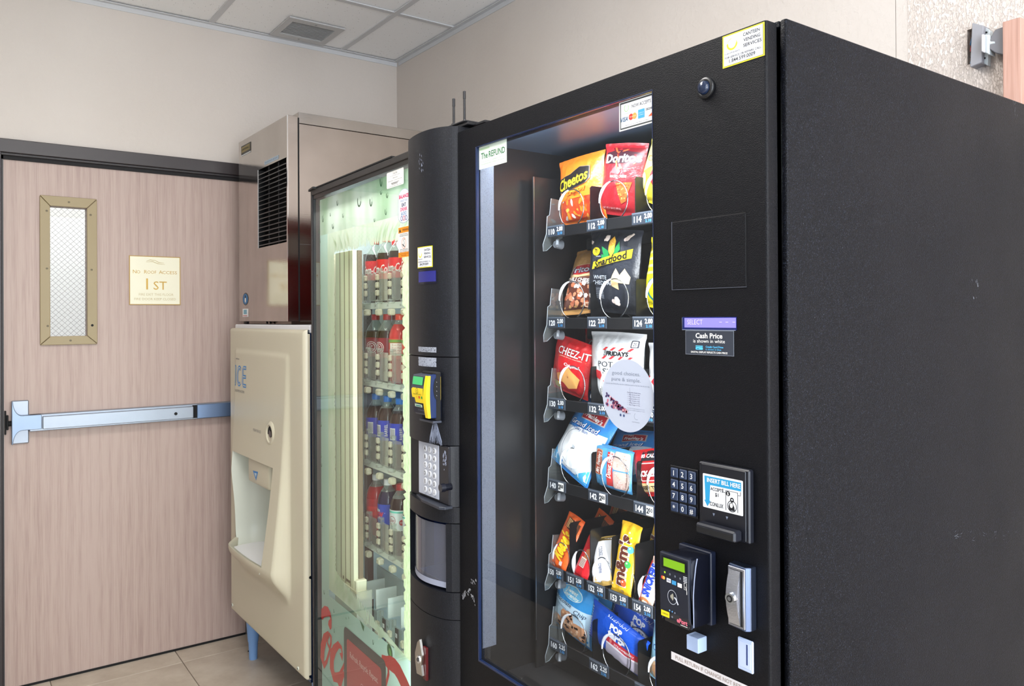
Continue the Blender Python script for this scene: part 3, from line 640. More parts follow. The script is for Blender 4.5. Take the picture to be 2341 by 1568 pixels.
AQUAF = film('aqua_film', [(.3, rgb(186, 214, 202)), (.6, rgb(206, 228, 218))], 5)
MILK = film('milky_film', [(.3, rgb(218, 230, 205)), (.6, rgb(232, 238, 220))], 40, .5, .06)
MILKY = film('cream_film', [(.4, rgb(206, 218, 172)), (.6, rgb(226, 230, 196))], 160, .5, .05)
FY = .0125
b = MB(); b.map = lambda a, bb, c: Vector((a, FY - c, bb)); fx0, fx1 = .048, .7275
A0, A1, B0, B1 = .172, .660, .545, 1.677          # the clear part of the artwork
b.rect(fx0, fx1, B1, 1.792, GREENF, 0); b.rect(fx0, .115, .555, B1, AQUAF, 0); b.rect(fx0, fx1, .155, .535, AQUAF, 0); b.rect(fx0, .115, .535, .555, AQUAF, 0)
b.rect(.722, .7275, .535, B1, M('print', 214, 224, 120), 0)
rj = random.Random(11)
def side(p0, p1, n, amp, out):       # jagged brush-like edge
    pts = []
    for i in range(n):
        f = i/n; r = rj.random()**2.2*amp if i % 2 else 0; pts.append((p0[0]+(p1[0]-p0[0])*f + out[0]*r, p0[1]+(p1[1]-p0[1])*f + out[1]*r))
    return pts
def strip(outer0, outer1, inner, m):
    n = len(inner); o = [(outer0[0]+(outer1[0]-outer0[0])*i/(n-1), outer0[1]+(outer1[1]-outer0[1])*i/(n-1)) for i in range(n)]
    b.flat(o+inner, [(i, i+1, n+i+1, n+i) for i in range(n-1)], m, 0)
ix0, ix1, iz0, iz1 = .175, .655, .60, 1.612
strip((.115, B1), (.722, B1), [(ix0, iz1)] + side((ix0, iz1), (ix1, iz1), 140, .035, (0, 1)) + [(ix1, iz1)], MILK)
strip((.722, B1), (.722, .535), [(ix1, iz1)] + side((ix1, iz1), (ix1, iz0), 120, .022, (1, 0)) + [(ix1, iz0)], MILKY)
strip((.722, .535), (.115, .555), [(ix1, iz0-.06)] + side((ix1, iz0-.06), (ix0, iz0+.03), 110, .05, (0, -1)) + [(ix0, iz0+.03)], MILK)
strip((.115, .555), (.115, B1), [(ix0, iz0+.03)] + side((ix0, iz0+.03), (ix0, iz1), 160, .009, (-1, 0)) + [(ix0, iz1)], MILK)
b.flat([(ix1, iz0), (ix1, iz0-.06), (.722, .535)], [(0, 1, 2)], MILKY, 0)
b.build('printed_film', dm)
# dew drops and the big red lettering, printed on the film
b = MB(); b.map = lambda a, bb, c: Vector((a, FY - .001 - c, bb)); DG = M('print', 40, 96, 60); DG2 = M('print', 30, 96, 48)
for px, py, rw, rh in ((822, 458, .017, .017), (849, 459, .011, .014), (872, 413, .009, .014), (872, 439, .007, .006), (886, 445, .007, .008), (772, 462, .007, .010), (756, 489, .005, .007), (785, 491, .006, .008), (739, 497, .008, .014), (762, 515, .008, .010), (883, 482, .007, .010), (731, 463, .005, .010), (730, 527, .005, .009), (732, 550, .006, .010), (857, 502, .005, .006),
                       (733, 655, .004, .007), (735, 968, .006, .009), (735, 1040, .004, .008), (736, 1062, .005, .006), (742, 1352, .006, .008), (737, 1200, .004, .006), (733, 735, .003, .012), (765, 1440, .004, .008), (792, 1412, .003, .004), (798, 1411, .003, .004), (854, 1466, .005, .008), (764, 1395, .004, .007), (886, 1431, .003, .003)):
    p = CO.P(px, py, FY); b.arc(p.x, p.z, rw*.7, rh, 150, 400, [.001]+[min(.005, rw*.5)]*12+[.001]*4, DG if py < 1300 else DG2, .0002)
b.build('dew_drops', dm)['kind'] = 'stuff'; b = MB(); b.map = lambda a, bb, c: Vector((a, FY - .001 - c, bb)); p = CO.P(892, 1489, FY); b.ell(p.x, p.z, .016, .020, DG2, .0002, 18, rot=.5); b.ell(p.x+.003, p.z-.002, .007, .012, M('print', 110, 170, 90), .0004, 14, rot=.5)
b.build('leaf_print', dm); b = MB(); b.map = lambda a, bb, c: Vector((a, FY - .001 - c, bb)); p = CO.P(828, 1429, FY); b.poly([(p.x-.016, p.z+.012), (p.x+.018, p.z+.002), (p.x+.013, p.z-.014), (p.x+.002, p.z-.006)], DG2, .0003)
RD = M('print', 214, 40, 44, rough=.4); RDD = M('print', 168, 26, 36, rough=.4)
b.build('leaf_print', dm)
def letter(n_, *S):
    b = MB(); b.map = lambda a, bb, c: Vector((a, FY - .001 - c, bb))
    for i_, (P_, w_) in enumerate(S): b.stroke(pxs(P_), w_, RD, .0006 + .0002*i_)
    b.build(n_, dm)
def pxs(L, c=FY-.001): return [(lambda q: (q.x, q.z))(CO.P(x, y, c)) for x, y in L]
letter('script_letter', ([(736, 1414), (738, 1402), (744, 1397), (750, 1398), (755, 1405), (757, 1416), (755, 1427), (753, 1434)], [.014, .030, .034, .030, .016, .012, .030, .022]))
letter('script_letter', ([(752, 1449), (743, 1459), (738, 1480), (737, 1505), (741, 1521), (747, 1512), (753, 1491), (757, 1470), (757, 1455), (753, 1449), (749, 1455), (749, 1470), (757, 1489)], [.02, .032, .036, .034, .022, .014, .012, .012, .014, .012, .010, .010, .014]), ([(757, 1489), (766, 1484), (775, 1474), (781, 1480), (783, 1494), (780, 1502)], [.016, .02, .02, .012, .012, .028]))
letter('script_letter', ([(775, 1472), (765, 1484), (759, 1503), (759, 1528), (764, 1547), (771, 1549), (778, 1541), (786, 1523), (790, 1512)], [.02, .030, .034, .036, .034, .03, .016, .012, .012]))
letter('script_letter', ([(775, 1568), (779, 1552), (787, 1540), (790, 1568)], [.03, .03, .02, .02]))
letter('script_ribbon', ([(873, 1500), (884, 1512), (893, 1516), (903, 1523), (912, 1536), (920, 1553), (929, 1572), (938, 1590)], [.01, .03, .04, .042, .044, .044, .044, .04]), ([(888, 1524), (889, 1540), (885, 1556), (880, 1572)], .012))
b = MB(); b.map = lambda a, bb, c: Vector((a, FY - .002 - c, bb)); q = pxs([(786, 1429), (882, 1503), (884, 1568)], FY-.002); X0, X1, ZT = q[0][0], q[1][0], q[0][1]
b.rrect(X0, X1, .155, ZT, .018, M('plastic', 62, 54, 62, rough=.3), 0); b.rrect(X0+.024, X1-.028, .157, ZT-.030, .012, M('print', 190, 62, 70, rough=.35), .0005)
b.text('Refresh. Recycle. Repeat.', (X0+X1)/2, ZT-.070, .017, M('print', 238, 205, 205), w=X1-X0-.10, c=.001)
for k in range(9):
    b.arc((X0+X1)/2-.01 + .002*(k % 2), ZT-.13-k*.012, .010+.0028*k*(1 if k < 5 else .4), .006, 10, 200, .0016, M('print', 230, 185, 190), .001)
b.text('PLEASE', (X0+X1)/2-.03, ZT-.25, .022, M('print', 245, 220, 220), w=.10, c=.001); b.text('RECYCLE', (X0+X1)/2-.03, ZT-.29, .022, M('print', 245, 220, 220), w=.12, c=.001)
b.build('recycling_poster', dm)
# stickers on the glass
def onplane(y): return lambda a, bb, c: Vector((a, y - c, bb))
b = MB(); b.map = onplane(.0072); x0, x1, z0, z1 = CO.R((884, 392), (923, 418), .007); z1 -= .003; z0 += .004
b.rrect(x0, x1, 1.7535, 1.7965, .004, WHT, .0002); xm = (x0+x1)/2
for k, (t, wd, h) in enumerate((('Coca-Cola', .026, .0050), ('For Service Please Contact', .060, .0018), ('1-800-241-2653', .03, .0026), ('Machine Name   Location: Choice Hotel', .085, .0022), ('Asset Number  300003', .05, .0026))): b.text(t, xm, 1.790-k*.0062, h, INK, w=wd, c=.0004)
for k in range(14): b.rect(xm-.02+k*.0026, xm-.02+k*.0026+(.0008 if k % 3 else .0016), 1.7600, 1.7655, INK, .0004)
b.text('Ask for Asset Number When Calling', xm, 1.7568, .0018, INK, w=.075, c=.0004); b.build('service_sticker', pane)
b = MB(); b.map = onplane(.0072); x0, x1 = .6445, .7135; xm = (x0+x1)/2; zt, zb = 1.741, 1.6525
pts = [(xm + (x1-xm)*cos(radians(a)), zt-.022 + .022*sin(radians(a))) for a in range(0, 181, 15)] + [(xm - (x1-xm)*cos(radians(a)), zb+.018 - .018*sin(radians(a))) for a in range(0, 181, 15)]
b.poly(pts, M('print', 170, 180, 200), .0001); b.poly([(xm+(a-xm)*.94, (zt+zb)/2+(c2-(zt+zb)/2)*.965) for a, c2 in pts], M('print', 232, 236, 246), .0003)
PK = M('print', 226, 40, 100); NV = M('print', 30, 30, 84)
b.text('BALANCE', xm, 1.722, .0088, PK, w=.056, c=.0006, bold=.03); b.text('WHAT YOU', xm, 1.7105, .0062, M('print', 160, 180, 205), w=.042, c=.0006); b.text('EAT', xm, 1.700, .0085, NV, w=.024, c=.0006, bold=.02)
b.text('DRINK', xm, 1.6888, .0085, M('print', 235, 70, 120), w=.040, c=.0006, bold=.02); b.text('& DO', xm, 1.6778, .0085, M('print', 50, 130, 190), w=.03, c=.0006)
for k, cc in enumerate(((40, 70, 150), (220, 50, 90), (60, 60, 140))): b.arc(xm-.013+k*.013, 1.6655, .0055, .0055, 0, 360, .0016, M('print', *cc), .0006, 14)
b.build('balance_sticker', pane)
b = MB(); b.map = onplane(.0072); x0, x1, z0, z1 = .6455, .7095, 1.5655, 1.6430; xm = (x0+x1)/2; OR = M('print', 245, 150, 30)
b.rect(x0, x1, z0, z1, WHT, .0001); b.rect(x0, x1, z1-.0145, z1, OR, .0003); b.rect(x0, x1, z0, z0+.013, OR, .0003); b.poly([(x0+.004, z1-.012), (x0+.016, z1-.012), (x0+.010, z1-.003)], INK, .0005); b.text('WARNING', xm+.010, z1-.0075, .0056, INK, w=.036, c=.0006)
b.text('DO NOT TIP OR ROCK', xm, z1-.0185, .0024, INK, w=.046, c=.0005); b.text('THIS VENDING MACHINE', xm, z1-.0225, .0024, INK, w=.050, c=.0005)
b.arc(xm, z0+.036, .0125, .0135, 0, 360, .0011, M('print', 235, 130, 60), .0005, 20); b.stroke([(xm-.006, z0+.028), (xm+.004, z0+.036), (xm-.002, z0+.044), (xm+.006, z0+.046)], .0013, INK, .0006); b.stroke([(xm-.009, z0+.034), (xm+.006, z0+.026)], .002, INK, .0006)
for k, t_ in enumerate(('TIPPING OR ROCKING', 'MAY CAUSE SERIOUS', 'INJURY OR DEATH')): b.text(t_, xm, z0+.0205-k*.0032, .0020, INK, w=.046, c=.0005)
b.text('DO NOT BUY FROM THIS', xm, z0+.0088, .0022, INK, w=.05, c=.0005); b.text('MACHINE', xm, z0+.0045, .0022, INK, w=.03, c=.0005); b.build('warning_sticker', pane)
# shelves, rails, elevator
IV = M('plastic', 244, 238, 210, rough=.4); IVD = M('plastic', 120, 104, 82); SHW = M('plastic', 226, 232, 222, rough=.35)
for (a, c2, y, m) in ((752, 760.5, .058, IV), (761, 767, .068, IVD), (768, 778, .054, IV), (779, 788, .054, IV), (789, 799, .054, IV), (800, 807, .054, IV), (808, 814, .066, M('plastic', 170, 156, 124)), (815, 819, .070, IVD)):  # the last two are not rails: grey-brown strips painted as shadow
    xa = CO.P(a, 900, y).x; xb = CO.P(c2, 900, y).x; b = MB(); b.box(xa, xb, y, y+.015, .52, 1.62, m, .001); b.build('rail_and_shadow_bar', dm)
for px_ in (778.4, 788.4, 799.4): xa = CO.P(px_, 900, .0535).x; b = MB(); b.box(xa-.0022, xa+.0022, .0530, .0538, .52, 1.62, M('plastic', 132, 120, 92)); b.build('rail_groove', dm)  # brown strips laid in front draw the dark gaps between rails
xa = CO.P(832, 900, .15).x; b = MB(); b.box(xa, xa+.025, .15, .17, .14, 1.62, M('plastic', 62, 46, 38)); b.build('rack_post', dm)
SHZ = [1.452, 1.208, .952, .692]; CLR = M('clear', 242, 244, 240, rough=.05, haze=.10, mul=1.3, add=.03); CLRW = M('clear', 244, 240, 226, rough=.1, haze=.38, hcol=(235, 228, 205))
SLOT = [.10 + .0895*k for k in range(7)]
for r, z in enumerate(SHZ):
    sh = MB(); sh.box(SLOT[0]-.012, .725, .123, .127, z-.014, z+.006, SHW, .001); sh.box(SLOT[0]-.012, .725, .127, .60, z-.004, z, SHW); shelf = sh.build('shelf', dm)
    for k in range(6):
        g = MB(); x = SLOT[k]; g.box(x-.030, x+.030, .128, .23, z+.0003, z+.004, SHW, .001) if False else None
        g.text('ABCDEF'[r] + str(k), x+.044, z-.004, .006, M('print', 90, 95, 95), c=-.1228, w=.010); g.build('slot_number', shelf)
    for k in range(6):
        g = MB(); x = SLOT[k]
        g.box(x-.011, x-.005, .112, .124, z+.012, z+.104, CLR, .001); g.box(x+.006, x+.012, .112, .124, z+.016, z+.110, CLR, .001)
        for q in (.026, .050, .074): g.box(x-.013, x+.003, .106, .116, z+q, z+q+.018, CLRW, .003)
        g.box(x-.010, x+.012, .110, .123, z+.102, z+.110, CLR, .003); g.box(x-.010, x+.010, .104, .123, z+.001, z+.014, CLR, .003); g.box(x+.014, x+.062, .114, .1165, z+.010, z+.098, CLR, .002); g.box(x+.02, x+.055, .117, .121, z+.012, z+.040, M('plastic', 84, 74, 66), .001) if k in (1, 2) else None
        g.build('bottle_gate', dm)
        g = MB(); g.box(x-.010, x+.014, .104, .1225, z-.034, z-.0145, CLRW, .004); g.build('gate_hook', dm)
# the empty bottom tray
z = .405
b = MB(); b.box(SLOT[0]-.02, .70, .19, .197, z+.09, z+.185, M('clear', 220, 228, 228, haze=.35), .002)
for k in range(6): b.box(SLOT[k]+.04, SLOT[k]+.044, .12, .20, z+.10, z+.16, M('plastic', 214, 220, 216))
b.build('bottom_tray', dm)
for k in range(5):
    x = SLOT[k]; g = MB(); g.box(x-.012, x-.005, .108, .12, z-.05, z+.11, CLR, .001); g.box(x+.006, x+.013, .108, .12, z-.05, z+.115, CLR, .001)
    for q in (-.03, 0, .03, .06): g.box(x-.014, x+.003, .100, .112, z+q, z+q+.020, CLRW, .003)
    g.box(x+.014, x+.064, .112, .1145, z-.04, z+.10, CLR, .002); g.build('bottle_gate', dm)
    g = MB(); g.box(x+.026, x+.044, .1085, .1115, z+.028, z+.098, M('plastic', 34, 30, 32)); g.box(x+.029, x+.041, .1078, .1084, z+.072, z+.084, M('print', 220, 220, 220)); g.box(x+.029, x+.041, .1078, .1084, z+.034, z+.046, M('print', 70, 120, 160)); g.build('price_tag', dm)
x0, x1, z0, z1 = CO.R((779, 1303), (815, 1330), .055)
b = MB(); b.box(x0, x1+.0, .055, .09, z0-.06, z1, IV, .003); b.box(x0+.022, x0+.030, .0535, .0545, z1-.020, z1-.010, IVD); b.box(x0+.05, x0+.085, .0535, .0545, z1-.020, z1-.012, IVD); b.box(x0-.02, x0, .055, .09, z1-.11, z1-.004, M('clear', 240, 235, 210, haze=.45), .002)
b.box(x0-.01, x1+.035, .040, .042, z0-.15, z0-.02, M('clear', 240, 238, 220, haze=.28), .002); b.box(x1+.033, x1+.037, .040, .09, z0-.15, z0-.02, M('clear', 240, 236, 215, haze=.3)); b.box(x0-.012, x1+.037, .039, .043, z0-.024, z0-.018, CLRW); b.build('delivery_cup', dm)
# cabinet lamps
for k, (x, rz) in ((1, (.716, 66)),):
    area('cabinet_lamp', (0, 0, 0), .02, 1.5, 8.0, (1, .975, .90)).matrix_world = CO.M @ Matrix.Translation((x, .050, .96)) @ Matrix.Rotation(radians(-rz), 4, 'Z') @ Matrix.Rotation(radians(90), 4, 'X')
area('cabinet_lamp', (0, 0, 0), .6, .04, 2.2, (1, .98, .93)).matrix_world = CO.M @ Matrix.Translation((.37, .07, 1.785)) @ Matrix.Rotation(radians(25), 4, 'X')
# ------------------------------------------------------------------ bulging control column
PR0 = [(.757, .002), (.7572, -.012), (.766, -.022), (.785, -.0315), (.81, -.038), (.84, -.043), (.875, -.0455), (.905, -.0435), (.930, -.038), (.950, -.030), (.966, -.018), (.977, -.003)]
PR = PR0[:2]
for i_ in range(1, len(PR0)-1):       # rounded out between the measured points
    q0_, q1_, q2_, q3_ = PR0[max(i_-1, 1)], PR0[i_], PR0[i_+1], PR0[min(i_+2, len(PR0)-1)]
    for k_ in range(1, 5):
        t_ = k_/4; PR.append(tuple(.5*(2*q1_[c_] + (q2_[c_]-q0_[c_])*t_ + (2*q0_[c_]-5*q1_[c_]+4*q2_[c_]-q3_[c_])*t_*t_ + (3*q1_[c_]-q0_[c_]-3*q2_[c_]+q3_[c_])*t_**3) for c_ in (0, 1)))
def cy(x):
    for (a, ya), (c2, yb) in zip(PR[1:], PR[2:]):
        if a <= x <= c2: return ya + (yb-ya)*(x-a)/(c2-a)
    return PR[1][1] if x < PR[1][0] else PR[-1][1]
CMAT = M('powder', 15, 17, 23, rough=.40, bump=.25)
bz = [.06, .690, .7013, .7987, .8, .949, .9505, 1.3195, 1.3225, 1.836]
def colpart(name, z0, z1, x0=None, x1=None):
    b = MB(); P2 = PR if x0 is None else [(x0, cy(x0))] + [p for p in PR if x0 < p[0] < x1] + [(x1, cy(x1))]
    b.prism(P2 + [(P2[-1][0], .04), (P2[0][0], .04)], z0, z1, CMAT, 'z', 0)
    for f in b.bm.faces: f.smooth = abs(f.normal.z) < .5 and f.normal.y < -.05
    return b.build(name, dm)
colpart('column_cover', .06, .7335); colpart('column_cover', .735, .795); colpart('column_cover', 1.124, 1.3205); colpart('column_cover', 1.3225, 1.8385)
colpart('column_cover', .9505, .986)
b = MB(); b.prism([(.757, .002), (.7572, -.012), (.775, -.024), (.970, -.024), (.977, -.003), (.977, .04), (.757, .04)], .9875, 1.1225, CMAT, 'z'); b.build('column_recess', dm)
# the delivery bay between z .80 and .948: side pieces, dark recess, curved clear door
colpart('column_side', .797, .9485, .757, .775) if False else None
b = MB(); b.prism([(.757, .002), (.7572, -.012), (.766, -.022), (.772, -.026), (.772, .04), (.757, .04)], .797, .9485, CMAT, 'z'); b.build('bay_side', dm); b = MB(); b.prism([(.955, cy(.955)), (.966, -.018), (.977, -.003), (.977, .04), (.955, .04)], .797, .9485, CMAT, 'z'); b.build('bay_side', dm)
b = MB(); b.box(.772, .955, .12, .125, .797, .9485, M('plastic', 92, 120, 158)); b.box(.772, .955, .0, .12, .790, .797, M('plastic', 60, 72, 96)); b.box(.772, .955, .0, .12, .949, .952, BLK); b.box(.768, .772, -.01, .12, .797, .9485, M('plastic', 20, 44, 92)); b.box(.955, .959, .0, .12, .797, .9485, M('plastic', 70, 90, 130))
b.box(.87, .95, .09, .118, .81, .90, M('plastic', 208, 216, 232), .004); b.box(.865, .94, .085, .118, .90, .925, M('plastic', 70, 92, 112), .004); b.build('delivery_bay', dm)
b = MB(); n_ = 12; ps = [(.800 + .150*i/n_, -.012 - .030*sin(pi*(.15+.75*i/n_))) for i in range(n_+1)]
vs = [(x, y, z) for z in (.802, .944) for x, y in ps]; b.add(vs, [(i, i+1, n_+2+i, n_+1+i) for i in range(n_)], M('clear', 190, 196, 216, rough=.06, haze=.14, hcol=(196, 200, 220), mul=1.5), True); b.add([(x, y-.0008, z) for z in (.802, .815) for x, y in ps], [(i, i+1, n_+2+i, n_+1+i) for i in range(n_)], M('plastic', 150, 156, 176), True); b.build('bay_door', dm)
cmap = lambda a, bb, c: Vector((a, cy(a) - c, bb))
def cP(px, py):                # picture point on the column's skin
    x = .87
    for _ in range(12): x = .5*x + .5*CO.P(px, py, cy(x)).x
    q = CO.P(px, py, cy(x)); return q.x, q.z
def sticker(parent, mp, x0, x1, z0, z1, k=1.0):   # the white and yellow service label
    b = MB(); b.map = mp; W_, H_ = x1-x0, z1-z0; YE = M('print', 232, 222, 40); u = W_/.075; cut = .012 if mp is cmap else 0
    b.rect(x0, x1, z0, z1, YE, .0004, cut); b.rect(x0+.0022*u, x1-.0022*u, z0+.0018*u, z1-.0018*u, M('print', 60, 60, 40), .0006, cut); b.rect(x0+.0027*u, x1-.0027*u, z0+.0022*u, z1-.0022*u, M('print', 234, 236, 244), .0008, cut)
    f = lambda q: x0 + q*W_
    g = lambda q: z0 + q*H_
    b.arc(f(.24), g(.68), .0085*u, .0080*u*H_/W_*1.55, 165, 380, [.0008*u]+[.0030*u]*14+[.001*u]*2, M('print', 240, 226, 30), .0011)
    b.arc(f(.24), g(.68), .0085*u, .0080*u*H_/W_*1.55, 95, 160, .0008*u, M('print', 240, 226, 30), .0011)
    b.text('canteen', f(.24), g(.42), H_*.062, M('print', 90, 92, 100), w=W_*.36, c=.0011)
    for i, t_ in enumerate(('CANTEEN', 'VENDING', 'SERVICES')): b.text(t_, f(.70 + .012*i), g(.83 - .165*i), H_*.098, INK, w=W_*(.39, .39, .43)[i], c=.0011, bold=.015)
    b.text('FOR SERVICE OR REPAIRS CALL:', f(.5), g(.285), H_*.062, INK, w=W_*.87, c=.0011, bold=.01); b.text('1.844.599.0009', f(.48), g(.165), H_*.115, INK, w=W_*.62, c=.0011, bold=.01)
    return b.build('service_label', parent)
x0, z1 = cP(955, 567); x1, z0 = cP(989.5, 610); sticker(dm, cmap, x0, x1, z0, z1+.001)
b = MB(); b.map = cmap; x0, z1 = cP(956, 620); x1, z0 = cP(1000, 646)
b.rrect(x0, x1, z0-.002, z1+.002, .004, M('gloss', 12, 14, 34), .0006, .01); b.rect(x0+.005, x1-.003, z0+.003, z1-.002, M('screen', 34, 36, 110, s=.35), .0012, .01); b.build('display', dm)
TP = [M('worn', 150, 156, 168, c2=(70, 74, 84), t=.44), M('worn', 156, 162, 176, c2=(60, 64, 74), t=.42)]
for i, (pa, pb) in enumerate((((957, 792), (998, 806)), ((957, 815.5), (998, 839)))):
    x0, z1 = cP(*pa); x1, z0 = cP(*pb); b = MB(); b.map = cmap; b.rect(x0, x1, z0, z1, TP[i], .0005, .01); b.build('torn_label', dm)['label'] = 'torn grey label remnant'
b = MB(); b.map = cmap
x0, z1 = cP(981, 962); x1, z0 = cP(1012, 1020); rj = random.Random(5); SCR = M('print', 150, 160, 184)
for k in range(70):
    f0 = rj.random(); xa = x0 + (x1-x0)*(.36+.28*f0); xb = x0 + (x1-x0)*(-.05+1.1*f0) ; h0_, h1_ = rj.random()*.5, .55+rj.random()*.45
    b.stroke([(xa+(xb-xa)*h0_, z1+(z0-z1)*h0_), (xa+(xb-xa)*h1_, z1+(z0-z1)*h1_)], .0006, SCR, .0005)
for k in range(14): xx, zz_ = cP(958+rj.random()*9, 350+rj.random()*40); b.stroke([(xx, zz_), (xx+.003*rj.random(), zz_-.004-.004*rj.random())], .0009, SCR, .0005)
b.build('scratches', dm)
# card reader
cr = empty('card_reader', Matrix()); cr.parent = dm; cr.matrix_parent_inverse = Matrix()
NVY = M('plastic', 22, 40, 84, rough=.3); GRY = M('plastic', 62, 66, 78, rough=.35); YEL = M('plastic', 244, 214, 20, rough=.4)
YC = -.068; fx0, fx1, xs_, zb, zt = CO.P(945, 900, YC).x, CO.P(974, 900, YC).x, CO.P(979.5, 900, YC).x, CO.P(960, 948, YC).z, CO.P(950, 856, YC).z
b = MB(); b.box(fx0+.006, xs_+.002, -.050, -.036, zb-.012, zt+.008, BLK, .003); b.box(fx0+.010, xs_+.002, -.058, -.036, zb-.016, zb-.011, GRY, .001); b.build('reader_bracket', cr)
b = MB(); S = [(YC, zt), (YC-.006, (zt+zb)/2+.01), (YC+.001, zb+.03), (YC+.005, zb), (-.040, zb-.002), (-.040, zt+.003)]
b.prism(S, fx0, fx1, GRY, 'x', .001); b.build('reader_face', cr)
b = MB(); b.prism([(YC+.001, zt+.002), (-.036, zt+.004), (-.036, zb-.006), (YC+.001, zb-.004), (YC-.003, (zt+zb)/2)], fx1, xs_, NVY, 'x', .001); b.build('reader_body', cr)
b = MB(); n_ = 12; arcp = [(YC-.0012 - .006*sin(pi*i/n_), zt + (zb-.004-zt)*i/n_) for i in range(n_+1)]
b.prism(arcp + [(q[0]+.006 + .004*sin(pi*k/n_), q[1]) for k, q in list(enumerate(arcp))[::-1]], fx1-.0005, xs_+.0015, YEL, 'x'); b.build('yellow_trim', cr)
fm = lambda a, bb, c: Vector((a, YC-.0004 - .006*max(0, 1-abs((bb-(zt+zb)/2-.01)/((zt-zb)/2))) - c, bb))
b = MB(); b.map = fm; hh = zt-zb; ww = fx1-fx0
b.rrect(fx0+.10*ww, fx1-.12*ww, zt-.24*hh, zt-.04*hh, .002, M('screen', 60, 170, 100, s=.35), .0008)
b.poly([(fx0+.01, zt-.32*hh), (fx1-.003, zt-.32*hh), (fx1-.003, zt-.69*hh), (fx0+.3*ww, zt-.69*hh), (fx0+.26*ww, zt-.57*hh), (fx0+.004, zt-.57*hh), (fx0+.004, zt-.36*hh)], YEL, .0008, .01)
b.arc(fx0+.5*ww, zt-.39*hh, .006, .006, 0, 360, .0008, INK, .0013, 14)
for k in range(3): b.arc(fx0+.46*ww, zt-.39*hh, .0015+.0012*k, .0015+.0012*k, -50, 50, .0005, INK, .0013, 6)
b.text('Pay with card or mobile', fx0+.5*ww, zt-.475*hh, .0028, INK, w=ww*.6, c=.0013)
for k, cc in enumerate(((245, 190, 30), (214, 40, 40), (40, 160, 60))): b.rect(fx0+(.40+.19*k)*ww, fx0+(.50+.19*k)*ww, zt-.58*hh, zt-.52*hh, M('print', *cc), .0013)
b.rect(fx0+.22*ww, fx0+.78*ww, zt-.80*hh, zt-.73*hh, M('print', 200, 220, 190), .0008); b.rect(fx0+.30*ww, fx0+.70*ww, zt-.785*hh, zt-.755*hh, M('print', 60, 130, 130), .0012)
b.rect(fx0+.08*ww, fx1-.002, zt-.95*hh, zt-.81*hh, M('plastic', 10, 14, 34), .0006)
for k in range(4): b.text('>', fx0+(.48+.12*k)*ww, zt-.875*hh, .004, M('print', 150, 160, 180), c=.0012)
b.build('reader_graphics', cr)
b = MB(); zc_ = (zt+zb)/2+.016; b.map = lambda a, bb, c: Vector((xs_ + .0003 + c, a, bb)); b.rect(-.0440, -.0375, zc_-.026, zc_+.026, YEL, .0005); b.ell(-.0475, zc_, .0085, .025, BLK, .0008, 20)
for k in range(4): b.text('v', -.0475, zc_+.015-k*.010, .0036, M('print', 220, 225, 230), c=.0012)
b.build('side_strip', cr)
# keypad in its bezel, with the return knob
kp = empty('keypad', Matrix()); kp.parent = dm; kp.matrix_parent_inverse = Matrix()
KY = -.0312; q0 = CO.P(957, 1013, KY); q1 = CO.P(1003, 1139, KY); kx0, kx1, kz0, kz1 = q0.x, q1.x, .9975, 1.1205
b = MB(); b.box(kx0-.004, .974, -.0295, -.0235,   .992, 1.1223, M('plastic', 30, 30, 36, rough=.4), .002); b.prism([(kx0-.008, -.034), (kx0+.05, -.048), (.965, -.050), (.976, -.040), (.976, -.02), (kx0-.008, -.02)], .985, .9915, M('plastic', 44, 48, 58), 'z', .001); b.build('keypad_bezel', kp)
b = MB(); b.box(kx0, kx1, KY, KY+.0018, kz0, kz1, M('plastic', 184, 190, 204, rough=.4), .0006); b.build('keypad_plate', kp)
rows = ['A12', 'B34', 'C56', 'D78', 'E90', 'F*-']
for r, row in enumerate(rows):
    for c_, ch in enumerate(row):
        x = kx0 + (kx1-kx0)*(.36 + .225*c_); z = kz1 - (kz1-kz0)*(.115 + .155*r); g = MB()
        g.cyl((x, KY-.0020, z), (x, KY-.0002, z), .0072, .0080, M('plastic', 214, 218, 226, rough=.35), 18); g.map = lambda a, bb, c: Vector((a, KY-.0021-c, bb)); g.text(ch, x, z, .0085, INK, c=.0002); g.build('key', kp)
b = MB(); x, z = kx1+.026, kz1-.034
b.map = lambda a, bb, c: Vector((a, -.0296-c, bb)); rj = random.Random(8)
for k in range(26): a_ = rj.uniform(0, 6.28); rr_ = rj.random(); b.stroke([(x+rr_*.010*cos(a_), z+rr_*.020*sin(a_)), (x+rr_*.012*cos(a_)+.002, z+rr_*.022*sin(a_)+.005)], .0022, M('print', 160, 170, 196), .0003)
b.build('paint_wear', kp)
b = MB(); q = CO.P(1012, 1115, -.050); x, z = q.x, q.z; b.cyl((x, -.029, z), (x, -.046, z), .0075, .0078, M('plastic', 14, 16, 26, rough=.25), 16); b.cyl((x, -.046, z), (x, -.056, z), .0095, .0090, M('plastic', 22, 24, 34, rough=.2), 18); b.build('return_knob', kp)
